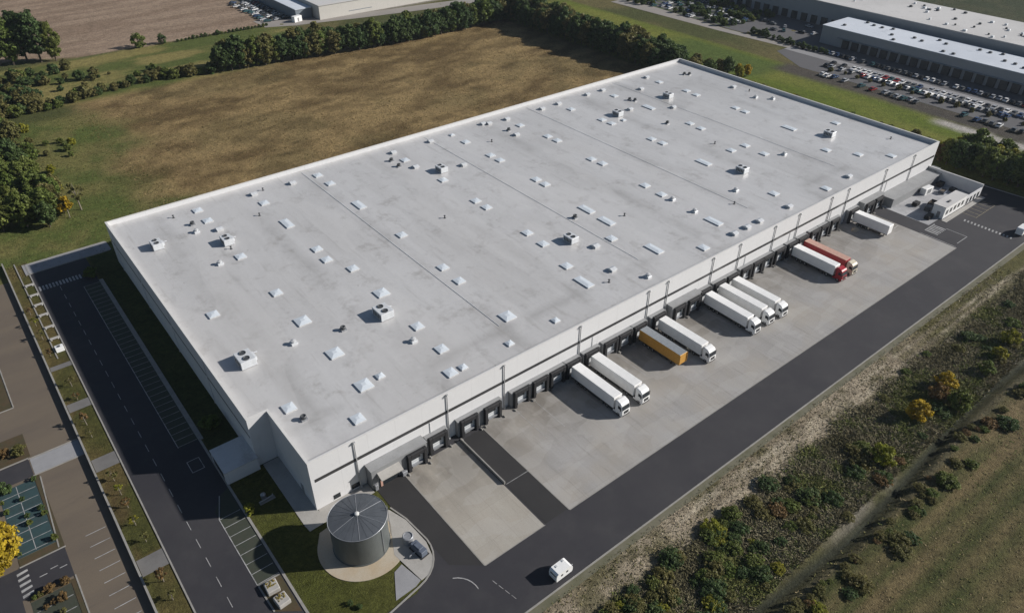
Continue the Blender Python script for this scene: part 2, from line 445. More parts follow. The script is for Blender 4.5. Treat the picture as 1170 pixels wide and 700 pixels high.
    for t0 in (-43.6, -45.3, -47.2, -48.8):
        yy = t0 - .022 * (x - 90) + .6 * np.sin(x * .05 + t0)
        putn((.46, .40, .30), (.26, .22, .16), sst(.35, .6, n3), s * np.exp(-((y - yy) / .45) ** 2) * sst(40, 55, x) * (1 - sst(180, 215, x)) * .9)
    # dark weeds
    w = sst(-47.5, -51.5, y + (n2 - .5) * 6 - .0 * x) * (1 - sst(-61.5, -63.5, y * -1 * -1) * 0) * sst(-64, -60, y)
    w = w * sst(32, 44, x + nx * .3)
    putn((.125, .114, .064), (.185, .162, .105), sst(.35, .65, n3), w)
    put((.055, .066, .024), w * sst(.55, .7, fbm(x, y, 12, 75)) * .8)
    put((.060, .060, .025), s * (1 - sst(30, 48, x + nx * .3)) * sst(-46, -50, y) * .8)
    # ditch banks
    d = y - ditch_y(x)
    putn((.30, .275, .24), (.16, .14, .11), n3, np.exp(-((d - 2.0) / 1.0) ** 2) * sst(60, 75, x) * sst(.42, .6, fbm(x, y, 11, 77)) * .8)
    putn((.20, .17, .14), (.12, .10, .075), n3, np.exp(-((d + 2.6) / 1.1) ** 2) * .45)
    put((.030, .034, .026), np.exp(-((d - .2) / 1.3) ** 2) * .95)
    # south field
    w = sst(-66.5, -69, y)
    fr = np.clip(.7 * sst(.36, .64, fbm(x * .05, y * 1.2 + x * .05, 4, 81, 3)) + .3 * sst(.3, .7, fbm(x, y, 9, 82)), 0, 1)
    fr = np.clip(fr * .75 + .25 + .30 * np.sin(2 * np.pi * (y + .05 * x + 2. * (n1 - .5)) / 4.6 + 1.2 * n2) * (.4 + 1.2 * n4), 0, 1)
    putn((.052, .062, .020), (.150, .116, .058), fr, w)
    putn((.12, .092, .050), (.17, .128, .072), n3, w * sst(105, 135, x + nx) * .7)
    # lawn by the tank, verge
    w = sst(-11.2, -10.9, x) * (1 - sst(12, 12.4, x)) * sst(-40, -39, y) * (1 - sst(18, 19, y))
    putn((.060, .068, .014), (.082, .082, .022), n2, w)
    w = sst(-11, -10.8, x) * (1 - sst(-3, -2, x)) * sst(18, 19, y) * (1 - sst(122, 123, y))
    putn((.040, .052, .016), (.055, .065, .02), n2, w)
    w = sst(-30.2, -30, x) * (1 - sst(-25.1, -24.9, x)) * (1 - sst(129, 131, y))
    putn((.066, .068, .020), (.105, .082, .032), sst(.35, .65, n2), w)
    put((.090, .060, .030), w * sst(.58, .7, fbm(x, y, 7, 91)) * .7)
    return C * (.9 + .2 * n3[..., None])

def build_ground():
    xs = np.concatenate([[-3000, -1000, -400, -200, -120], np.arange(-80, 165, 1.3), np.arange(165, 450, 2.5), np.arange(450, 560, 8), [600, 800, 1400, 3500]])
    ys = np.concatenate([[-2500, -800, -300, -140], np.arange(-104, -39, .8), np.arange(-39, 330, 1.9), np.arange(330, 470, 4), np.arange(480, 640, 20), [700, 1000, 2000, 4000]])
    X, Y = np.meshgrid(xs, ys)
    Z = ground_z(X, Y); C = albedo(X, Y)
    nx, ny = len(xs), len(ys)
    me = bpy.data.meshes.new('ground')
    co = np.stack([X, Y, Z], -1).reshape(-1, 3)
    idx = np.arange(nx * ny).reshape(ny, nx)
    F = np.stack([idx[:-1, :-1], idx[:-1, 1:], idx[1:, 1:], idx[1:, :-1]], -1).reshape(-1, 4)
    me.vertices.add(len(co)); me.vertices.foreach_set('co', co.ravel())
    me.loops.add(F.size); me.loops.foreach_set('vertex_index', F.ravel().astype(np.int32))
    me.polygons.add(len(F)); me.polygons.foreach_set('loop_start', np.arange(0, F.size, 4, dtype=np.int32))
    me.update(calc_edges=True)
    at = me.color_attributes.new('albedo', 'FLOAT_COLOR', 'POINT')
    at.data.foreach_set('color', np.concatenate([C.reshape(-1, 3), np.ones((nx * ny, 1))], 1).astype(np.float32).ravel())
    me.polygons.foreach_set('use_smooth', np.ones(len(F), bool))
    me.materials.append(M['ground'])
    o = link('ground', me); o['kind'] = 'structure'
build_ground()

def rect(g, x0, y0, x1, y1, z, mi=0): return g.quad((x0, y0, z), (x1, y0, z), (x1, y1, z), (x0, y1, z), mi)
ZA, ZC, ZM = .03, .055, .07

# asphalt loop road (one sheet), round the lawn corner
arcp = [(5.2 + 7.2 * math.cos(t), -18.2 + 7.2 * math.sin(t)) for t in np.linspace(0, -math.pi / 2 - .25, 9)]
g = G()
rect(g, -25, -40.2, -10.95, 122, ZA)                                   # west road
rect(g, -25, -40.2 - 30, -10.95, -40.2, ZA)
g.poly([(-10.95, -40.2), (240, -40.2), (240, -26.2), (-10.95, -26.2)], ZA)   # south road
g.poly([(12.4, -26.2), (240, -26.2), (240, -.02), (12.4, -.02)], ZA)          # yard base
g.poly([(5.2, -26.2), (12.4, -26.2), (12.4, -18.2)] + arcp[1:6], ZA + .001)
rect(g, 231.5, -.02, 240, 70, ZA)
struct('road', g, M['asphalt'])
g = G(); rect(g, 11.2, -17, 17.4, -2.4, ZC - .01); g.poly([(11.2, -17), (17.4, -17), (17.4, -29), (12.6, -25), (12.5, -19)], ZC - .01)
struct('new_asphalt', g, M['asphalt_new'])
g = G(); rect(g, 31.5, -28.9, 37.2, -2.1, ZC - .005)
struct('ramp_asphalt', g, M['asphalt_new'])
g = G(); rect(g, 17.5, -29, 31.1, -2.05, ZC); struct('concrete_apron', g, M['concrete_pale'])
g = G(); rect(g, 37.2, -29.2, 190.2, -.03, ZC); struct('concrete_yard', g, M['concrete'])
g = G(); rect(g, 17.45, -29.15, 31.25, -29., ZC + .02); rect(g, 37.1, -29.4, 190.3, -29.2, ZC + .02); rect(g, 37.0, -29.2, 37.2, -2.2, ZC + .02)
rect(g, 17.3, -29, 17.5, -2.3, ZC + .02)
struct('slab_edge', g, M['kerb'])
# car park
g = G(); rect(g, -140, -80, -30.2, 121, ZA); struct('car_park_paving', g, M['carpark'])
g = G(); rect(g, -140, -80, -46.8, 20.5, ZA + .01); rect(g, -46.8, 13.2, -38.8, 20.5, ZA + .01); rect(g, -140, 42, -39.5, 47.5, ZA + .01)
struct('car_park_lane', g, M['asphalt'])
g = G(); rect(g, -39.3, 42.2, -30.3, 47.2, ZC); struct('crossing_paving', g, M['paving_blocks'])
g = G(); rect(g, -26, 122.2, -3.9, 127.8, ZC + .03); struct('footpath', g, M['paving_blocks'])
g = G()
for y0, y1 in ((5.5, 9.5), (35.2, 39.2), (56.5, 59.5), (73.6, 75.4)): rect(g, -29.8, y0, -25.35, y1, ZC)
struct('path', g, worn('grey_path', (.165, .16, .155), (.11, .105, .10), big=.4, fine=4)[0])
g = G()
g.poly([(-3.4, -2.0), (.3, -.6), (-.0, 0), (-.0, 17), (-3.3, 17), (-3.4, 0)], ZC + .02)
g.poly([(.3, -.6), (-3.4, -2.0), (-3.2, -3.6), (10.6, -3.0), (10.6, -.02), (.2, -.02)], ZC + .01)
struct('path', g, M['concrete_plain'])
# parking bays by the west road
g = G(); rect(g, -15.0, 31.8, -11.0, 106.5, ZC - .01); rect(g, -15.1, -8.2, -11.15, 9, ZC - .01)
g.poly([(-15.1, 9.2), (-11.15, 9.2), (-11.0, 15.6), (-13.0, 14.6), (-15.1, 11.4)], ZC - .01)
struct('parking_bays', g, M['bay_turf'])
# planted car park bays
g = G(); rect(g, -45.8, 22.6, -39.7, 41.2, ZC); struct('car_park_bays', g, M['bay_paver'])
g = G(); rect(g, -45.8, -2, -39.7, 12.0, ZC); struct('car_park_bays', g, M['bay_turf'])
g = G(); g.poly([(-14.9, -14.5), (-11.3, -17.2), (-11.2, -8.4), (-15, -8.4)], ZC); rect(g, -39.6, 20.6, -38.7, 41.8, ZC + .03); rect(g, -39.6, -20, -38.7, 12.6, ZC + .03)
rect(g, -45.8, 20.6, -39.6, 22.5, ZC + .03); rect(g, -45.8, 12.05, -39.6, 13.1, ZC + .03); rect(g, -49, 48, -39, 56, ZC + .03); rect(g, -43.5, 66, -39.2, 83, ZC + .03)
struct('planting_bed', g, worn('bed_soil', (.060, .050, .022), (.085, .052, .026), big=.4, fine=3, amt=.8)[0])
# far roads and yards
g = G(); g.poly([(126, 314), (139, 308.5), (176, 300), (213, 293.5), (262, 287), (330, 240), (330, 252), (262, 297), (222, 304), (176, 309.5), (141, 324), (126, 330)], .06)
g.poly([(316, 240), (318, 160), (321, 118), (326, 118), (324, 160), (330, 240)], .08)
struct('far_road', g, M['gravel'])
g = G(); g.poly([(299, -60), (344, -60), (344, 20), (348, 116), (372, 116), (372, 262), (331, 262), (325.2, 160), (327, 118), (312, 118), (299, 96)], .05)
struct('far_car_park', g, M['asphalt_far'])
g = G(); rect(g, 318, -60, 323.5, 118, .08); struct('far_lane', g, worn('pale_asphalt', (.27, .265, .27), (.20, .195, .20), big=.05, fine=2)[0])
g = G()
for k in range(7): rect(g, 328 + k * 5.6, 160, 329.8 + k * 5.6, 234, .09)
struct('planting_bed', g, simple('far_lawn', (.06, .085, .03), .95, var=.3, scale=.4))
# annex court
g = G(); rect(g, 197, -17.6, 229.4, -.03, ZC + .04); struct('service_yard_floor', g, worn('court_floor', (.42, .42, .43), (.24, .24, .25), big=.14, fine=3, amt=.9)[0])

# kerbs
def kerb(name, segs, w=.28, h=.14):
    g = G()
    for x0, y0, x1, y1 in segs:
        d = np.array([x1 - x0, y1 - y0], float); n = np.array([-d[1], d[0]]) / np.linalg.norm(d) * w / 2
        g.prism([(x0 - n[0], y0 - n[1]), (x1 - n[0], y1 - n[1]), (x1 + n[0], y1 + n[1]), (x0 + n[0], y0 + n[1])], -.1, h)
    return struct(name, g, M['kerb'])
kerb('kerb', [(-25.15, -60, -25.15, 128), (-27.5, 78, -27.5, 130), (-26, 121.9, -4.2, 121.9), (-26, 128, -4.2, 128)])
kerb('kerb', [(-10.75, -30, -10.75, 31.6)], .45)
kerb('kerb', [(-10.5, 31.4, -10.5, 107.4)], 1.0)
kerb('kerb', [(-14.9, -14.5, -15.05, -8.4), (-15.05, -8.4, -11.2, -8.4)])
cp = [(-11.15, -17.2 - 14)] + [(5.2, -25.6)] + [(5.2 + 7.3 * math.cos(t), -18.2 + 7.3 * math.sin(t)) for t in np.linspace(-math.pi / 2 + .15, 0, 8)] + [(12.0, -12), (11.0, -8)]
cp[0] = (-3.5, -27.2)
kerb('kerb', [(*cp[i], *cp[i + 1]) for i in range(len(cp) - 1)])
kerb('kerb', [(-40, -40.4, 242, -40.4)], .3)
kerb('kerb', [(237.2, 0, 240.2, -30), (237.2, 0, 237.2, 70), (240.2, -30, 243, -42)], .5)
g = G(); g.box(203, -20.1, -.1, 229.8, -18.6, .16); struct('pavement', g, M['concrete_plain'])
g = G(); rect(g, -40, -42.0, 242, -40.55, .03); struct('verge_strip', g, worn('gravel_verge', (.15, .14, .095), (.095, .095, .05), big=.3, fine=3, amt=.8)[0])
kerb('kerb', [(-39.6, 21, -38.6, 41), (-45.9, 20.55, -38.6, 20.55), (-39.6, 42, -30.2, 42), (-39.6, 47.4, -30.2, 47.4), (-38.7, -20, -38.7, 13.2), (-38.9, 66, -38.9, 84), (-44, 65.8, -38.9, 65.8), (-50, 47.7, -39.5, 47.7)], .22)

# painted markings
g = G()
for k in range(30): rect(g, -20.04, -34 + k * 4.9, -19.92, -31.6 + k * 4.9, ZM)          # centre dashes
for k in range(13): rect(g, -24.6 + k * .82, 111.2, -24.15 + k * .82, 113.6, ZM)            # zebra
for k in range(36): rect(g, -15.0, 32 + k * 2.12, -11.1, 32.10 + k * 2.12, ZM)
rect(g, -15.08, 31.8, -14.94, 106.5, ZM)
for k in range(8): rect(g, -15.1, -8.1 + k * 2.45, -11.2, -7.98 + k * 2.45, ZM)
rect(g, -15.2, -8.2, -15.05, 9.2, ZM)
g.quad((-15.2, 9.2, ZM), (-15.05, 9.2, ZM), (-13.0, 14.6, ZM), (-13.1, 14.7, ZM))
for a in ((-15.0, 26.8, -12.6, 26.92), (-15.0, 23.4, -12.6, 23.52), (-15.05, 23.4, -14.93, 26.9), (-12.7, 23.4, -12.58, 26.9)): rect(g, *a, ZM)
for k in range(11): rect(g, -35.3, -10 + k * 3.05, -31.9, -9.86 + k * 3.05, ZM)
for k in range(7): rect(g, -45.7, 23.2 + k * 2.6, -39.9, 23.32 + k * 2.6, ZM)
rect(g, -42.9, 23, -42.78, 41, ZM)
for k in range(4): rect(g, -45.7, 1.2 + k * 2.7, -39.9, 1.32 + k * 2.7, ZM)
for k in range(5): g.quad((-46.6, 13.6 + k * 1.3, ZM), (-44.9, 13.9 + k * 1.3, ZM), (-44.9, 14.4 + k * 1.3, ZM), (-46.6, 14.2 + k * 1.3, ZM))
for x, y in ((-41.2, 17), (-39.9, 16.2), (-43, 16.4)): rect(g, x - .6, y, x + .6, y + .16, ZM)
for x in np.arange(45.9, 190, 5.12): rect(g, x, -12.5, x + .08, -2.4, ZM)                      # dock lanes
for k in range(14): g.quad((208.4, -23.4 - k * 1.05, ZM), (209.8, -23.1 - k * 1.05, ZM), (209.8, -22.65 - k * 1.05, ZM), (208.4, -22.95 - k * 1.05, ZM))
for a in ((193.2, -18.4, 199.4, -18.2), (199.2, -28.2, 199.4, -22), (193.0, -28.3, 199.4, -28.1), (190.6, -28.9, 190.8, -18)): rect(g, *a, ZM)
for k in range(6): rect(g, 193.2 + k, -22.2, 193.7 + k, -18.4, ZM)
arc = [(9.6 + 4.2 * math.cos(t), -31.4 + 4.2 * math.sin(t)) for t in np.linspace(1.1, -.15, 7)]
for a, b in zip(arc[:-1], arc[1:]): g.quad((a[0], a[1], ZM), (a[0] + .16, a[1] + .1, ZM), (b[0] + .16, b[1] + .1, ZM), (b[0], b[1], ZM))
for k in range(4): g.quad((16.6 + k * .28, -32.2 - k * 1.4, ZM), (16.7 + k * .28, -32.2 - k * 1.4, ZM), (16.88 + k * .28, -33.2 - k * 1.4, ZM), (16.78 + k * .28, -33.2 - k * 1.4, ZM))
rect(g, 31.6, -17.14, 37.1, -17.04, ZM)
struct('road_markings', g, M['marking'])
g = G()
for k in range(6): rect(g, 213.6 + k * 2.6, -24.4, 213.72 + k * 2.6, -20.2, ZM)
rect(g, 213.5, -24.5, 227, -24.4, ZM)
struct('road_markings', g, M['marking_yellow'])

# ---------------------------------------------------------------- the warehouse
H, ZR = 12.5, 11.35
L_, W_, NX, NY = 231.2, 114., -4.1, 17.2
fp = [(0, 0), (L_, 0), (L_, W_), (NX, W_), (NX, NY), (0, NY)]
wh = thing('warehouse', 'huge flat-roofed pale grey warehouse with loading docks along its front', 'warehouse', (0, 0, 0))
t = .42
fi = [(t, t), (L_ - t, t), (L_ - t, W_ - t), (NX + t, W_ - t), (NX + t, NY + t), (t, NY + t)]
g = G(); n = 6
g.add([(x, y, -.2) for x, y in fp] + [(x, y, H) for x, y in fp], [(i, (i + 1) % n, n + (i + 1) % n, n + i) for i in range(n)])
g.add([(x, y, ZR - .3) for x, y in fi] + [(x, y, H) for x, y in fi], [((i + 1) % n, i, n + i, n + (i + 1) % n) for i in range(n)])
g.build('wall', M['wall'], wh)
def offs(pts, d):
    out = []
    for i in range(len(pts)):
        p0, p1, p2 = (np.array(pts[j % len(pts)], float) for j in (i - 1, i, i + 1))
        a = (p1 - p0) / np.linalg.norm(p1 - p0); b = (p2 - p1) / np.linalg.norm(p2 - p1)
        na = np.array([a[1], -a[0]]); nb = np.array([b[1], -b[0]])
        out.append(tuple(p1 + d * (na + nb)))
    return out
g = G(); o1 = offs(fp, .05); i1 = offs(fi, -.05)
for z, fl in ((H + .07, 0), ):
    g.add([(x, y, z) for x, y in o1] + [(x, y, z) for x, y in i1], [(i, (i + 1) % n, n + (i + 1) % n, n + i) for i in range(n)])
    g.add([(x, y, H - .06) for x, y in o1] + [(x, y, z) for x, y in o1], [(i, (i + 1) % n, n + (i + 1) % n, n + i) for i in range(n)])
    g.add([(x, y, H - .06) for x, y in i1] + [(x, y, z) for x, y in i1], [((i + 1) % n, i, n + i, n + (i + 1) % n) for i in range(n)])
g.build('coping', M['coping'], wh)
g = G(); g.poly(fi, ZR); roof = g.build('roof', M['roof'], wh)
# window band
g = G(); g.box(.75, -.05, 7.15, L_ - .4, .1, 7.9); g.box(NX - .04, NY + .6, 7.2, NX + .1, W_ - .6, 7.6)
g.build('window_band', M['band'], wh)
g = G()
for x in (25.6, 70.4, 127.2, 147.6, 168.5, 200.2): G().tube((x, -.1, .1), (x, -.1, 7.1), .07, n=6).build('downpipe', M['white_grime'], wh)
g = G()
for y in np.arange(W_ - 6, NY + 4, -22.6): G().box(NX - .12, y, .0, NX - .002, y + .35, H - .5).build('pilaster', M['wall'], wh)
# side door and notch details
g = G(); g.box(-.06, 5, 0, .02, 6.1, 2.2); g.build('side_door', M['dock_grey'], wh)
for x0, x1, zt in ((3.6, 5.0, 1.5), (7.4, 9.4, 1.6)):
    wn = G().box(x0, -.06, .4, x1, .02, zt).build('window', M['glass'], wh)
    G().box(x0 - .1, -.09, .3, x1 + .1, .01, .38).build('sill', M['coping'], wn)

# dock houses
def dock_mesh_shelter(w=4.4, h=4.5, pad=.72):
    g = G()
    g.box(-w / 2, -.75, .05, -w / 2 + pad, 0, h, c=.06); g.box(w / 2 - pad, -.75, .05, w / 2, 0, h, c=.06)
    g.box(-w / 2 + pad, -.72, h - 1.0, w / 2 - pad, 0, h - .02, c=.06)
    return g.mesh('dock_shelter', M['rubber'])
def dock_mesh_door():
    g = G()
    g.box(-1.56, -.06, 1.15, 1.56, .02, 3.6, 0); g.box(-1.2, -.08, 2.2, .95, -.05, 3.5, 1)  # dark window, enlarged so it also stands in for recess shade
    for z in (1.75, 2.3): g.box(-1.56, -.075, z, 1.56, -.055, z + .05, 2)
    return g.mesh('dock_door', [M['door_white'], M['glass'], M['steel']])
def dock_mesh_leveller():
    g = G(); g.box(-1.5, -.45, .75, 1.5, 0, 1.12, 0); g.box(-1.5, -.5, .5, -1.2, -.02, 1.1, 1); g.box(1.2, -.5, .5, 1.5, -.02, 1.1, 1)
    return g.mesh('dock_leveller', [M['steel'], M['rubber']])
MS, MD, ML = dock_mesh_shelter(), dock_mesh_door(), dock_mesh_leveller()
PODS = [(10.7, 23.2, 2.3, 5.0, [20.6]), (23.9, 28.9, 1.1, 4.25, [26.4]), (31.6, 42.9, 1.1, 4.25, [34.2, 40.3]),
        (45.6, 61.2, 1.1, 4.25, [48.3, 53.6, 58.6]), (61.2, 65.7, 1.1, 4.25, [63.4]), (66.8, 71.9, 1.1, 4.25, [69.2]), (73.0, 83.0, 1.1, 4.25, [75.4, 80.2]),
        (83.0, 87.9, 1.1, 4.25, [85.3]), (89.4, 94.6, 1.1, 4.25, [92.1]), (96.1, 107.0, 1.9, 5.0, [98.9, 104.3]), (107.0, 112.1, 1.1, 4.25, [109.6]), (113.2, 123.2, 1.1, 4.25, [115.5, 120.8]),
        (124.4, 139.0, 1.1, 4.25, [126.9, 132., 136.6]), (139.7, 144.6, 1.1, 4.25, [142.2]), (145.6, 150.2, 1.1, 4.25, [148.]), (151.0, 155.6, 1.1, 4.25, [153.]), (157, 161.8, 1.1, 4.25, [159.4]), (162.2, 166.6, 1.1, 4.25, [164.4]), (167.3, 173.2, 1.1, 4.25, [169.9]),
        (178, 183.2, 1.1, 4.25, [180.3]), (185, 196.8, 1.9, 4.9, [188.2, 193.6])]
for x0, x1, d, h, docks in PODS:
    g = G(); g.box(x0, -d, .0, x1, .05, h, 0, c=.05); g.box(x0 - .1, -d - .12, h - .02, x1 + .1, -.01, h + .09, 1)
    pod = g.build('dock_house', [M['dock_grey'], M['dock_roof']], wh)
    for xc in docks:
        for nm, me in (('dock_shelter', MS), ('dock_door', MD), ('dock_leveller', ML)): link(nm, me, pod, (xc, -d - .003, 0))
    g = G()
    for k in range(len(docks)):                                      # wheel guides beside the doors
        for s_ in (-2.5, 2.5): G().box(docks[k] + s_ - .16, -d - 1.5, .03, docks[k] + s_ + .16, -d - .78, .34, c=.06).build('wheel_guide', M['kerb'], pod)
# gate with its canopy in the first dock house
g = G(); g.box(12.2, -2.42, .0, 16.4, -2.28, 3.2, 0); g.build('gate_opening', M['glass'], wh)
g = G(); g.sidex([(-2.3, 3.9), (-4.0, 3.25), (-4.0, 3.05), (-2.3, 3.05)], 11.9, 16.7); g.build('gate_canopy', M['concrete_plain'], wh)
g = G(); g.box(12.3, -2.55, .0, 12.75, -2.44, 3.0); g.build('gate_panel', M['salmon'], wh)
for a in ((16.9, -3.1, 0, 18.0, -2.35, 1.1), (10.9, -2.9, 0, 11.6, -2.35, 1.4)): G().box(*a, c=.08).build('meter_cabinet', M['steel'], wh)
# west lean-to
g = G(); g.box(-10.75, 16.2, -.1, NX - .01, 23.8, 3.1, 0); lean = g.build('side_annex', [M['wall']], wh)
g = G(); g.box(-10.85, 16.1, 3.1, NX - .01, 23.9, 3.28); g.build('annex_roof', M['roof'], lean)
for k in range(5): G().box(-10.79, 17.3 + k * 1.15, .5, -10.74, 18.2 + k * 1.15, 2.6).build('vent_louvre', M['band'], lean)
# grey lean-to roof by the court
g = G(); g.box(198.4, -4.6, 0, 228.8, -.02, 3.0, 0); g.box(198.2, -4.9, 3.0, 229.6, -.02, 3.2, 1)
g.box(228.8, -3, 0, 232.4, -.03, 3.6, 0)
g.build('court_shelter', [M['dock_grey'], M['dock_roof']], wh)

# roof lights and plant (fixed to the roof)
def skylight(w, l, k=.42):
    g = G(); a, b = w / 2, l / 2
    g.box(-a, -b, 0, a, b, .26, 0, c=.04)
    if l < w * 1.4: ap = [(-.3 * a, -.3 * b), (.3 * a, -.3 * b), (.3 * a, .3 * b), (-.3 * a, .3 * b)]
    else: ap = [(-.1, -b + w * .45), (.1, -b + w * .45), (.1, b - w * .45), (-.1, b - w * .45)]
    a -= .03; b -= .03
    g.add([(-a, -b, .262), (a, -b, .262), (a, b, .262), (-a, b, .262)] + [(x, y, .26 + k) for x, y in ap],
          [(0, 1, 5, 4), (1, 2, 6, 5), (2, 3, 7, 6), (3, 0, 4, 7), (4, 5, 6, 7)], 1)
    return g.mesh('skylight', [M['sky_curb'], M['dome']])
def hatch():
    g = G(); g.box(-.8, -.8, 0, .8, .8, .45, 0); g.sidex([(-.9, .45), (.9, .45), (.9, .6), (0, .85), (-.9, .6)], -.9, .9, 1)
    return g.mesh('roof_hatch', [M['sky_curb'], M['hvac']])
def ventbox():
    g = G(); g.box(-.7, -.7, 0, .7, .7, .5, 0, c=.05); g.lathe([(.4, .5), (.4, .8), (.62, .84), (.6, .95), (.1, 1.1), (0, 1.11)], 14, mi=1)
    return g.mesh('roof_vent', [M['hvac'], M['vent_cap']])
def fan():
    g = G(); g.box(-.65, -.65, 0, .65, .65, .35, 0); g.lathe([(.55, .35), (.6, .9), (.5, 1.0), (.15, .8), (0, .8)], 14, mi=1)
    return g.mesh('extract_fan', [M['steel'], M['hvac_dark']])
def pipe():
    g = G(); g.tube((0, 0, 0), (0, 0, .7), .16); g.lathe([(.3, .68), (.28, .8), (0, .95)], 10); g.lathe([(.4, 0), (.2, .12)], 10)
    return g.mesh('vent_pipe', M['hvac_dark'])
def unit(w, l, h):
    g = G(); g.box(-w / 2, -l / 2, .15, w / 2, l / 2, h, 0, c=.06); g.box(-w / 2 + .1, -l / 2 + .1, 0, w / 2 - .1, l / 2 - .1, .15, 2)
    for yy in (-l / 4, l / 4): g.lathe([(min(w, l) * .22, h + .003), (min(w, l) * .22, h + .16), (min(w, l) * .18, h + .16), (min(w, l) * .16, h + .05), (0, h + .05)], 14, cy=yy, mi=1)
    for k in range(5): g.box(-w / 2 - .02, -l / 2 + .3 + k * (l - .6) / 5, .35, -w / 2 + .01, -l / 2 + .3 + k * (l - .6) / 5 + (l - .6) / 7, h - .3, 1)
    g.box(w / 2 - .002, -l / 4, .4, w / 2 + .5, l / 4, h * .7, 0)
    g.tube((w / 2, l / 2 - .2, .25), (w / 2 + 1.6, l / 2 - .2, .25), .12, mi=0)
    return g.mesh('rooftop_unit', [M['hvac'], M['hvac_dark'], M['steel']])
RM = {'s': skylight(2.4, 2.6, .15), 'b': skylight(3.1, 3.3, .22), 'l': skylight(2.3, 5.2, .12), 'm': skylight(1.7, 1.7, .2),
      'h': hatch(), 'v': ventbox(), 'f': fan(), 'p': pipe(), 'u': unit(2.6, 3.4, 1.75), 'U': unit(3.3, 4.2, 1.9)}
RN = {'s': 'skylight', 'b': 'skylight', 'l': 'skylight', 'm': 'skylight', 'h': 'roof_hatch', 'v': 'roof_vent', 'f': 'extract_fan', 'p': 'vent_pipe', 'u': 'rooftop_unit', 'U': 'rooftop_unit'}
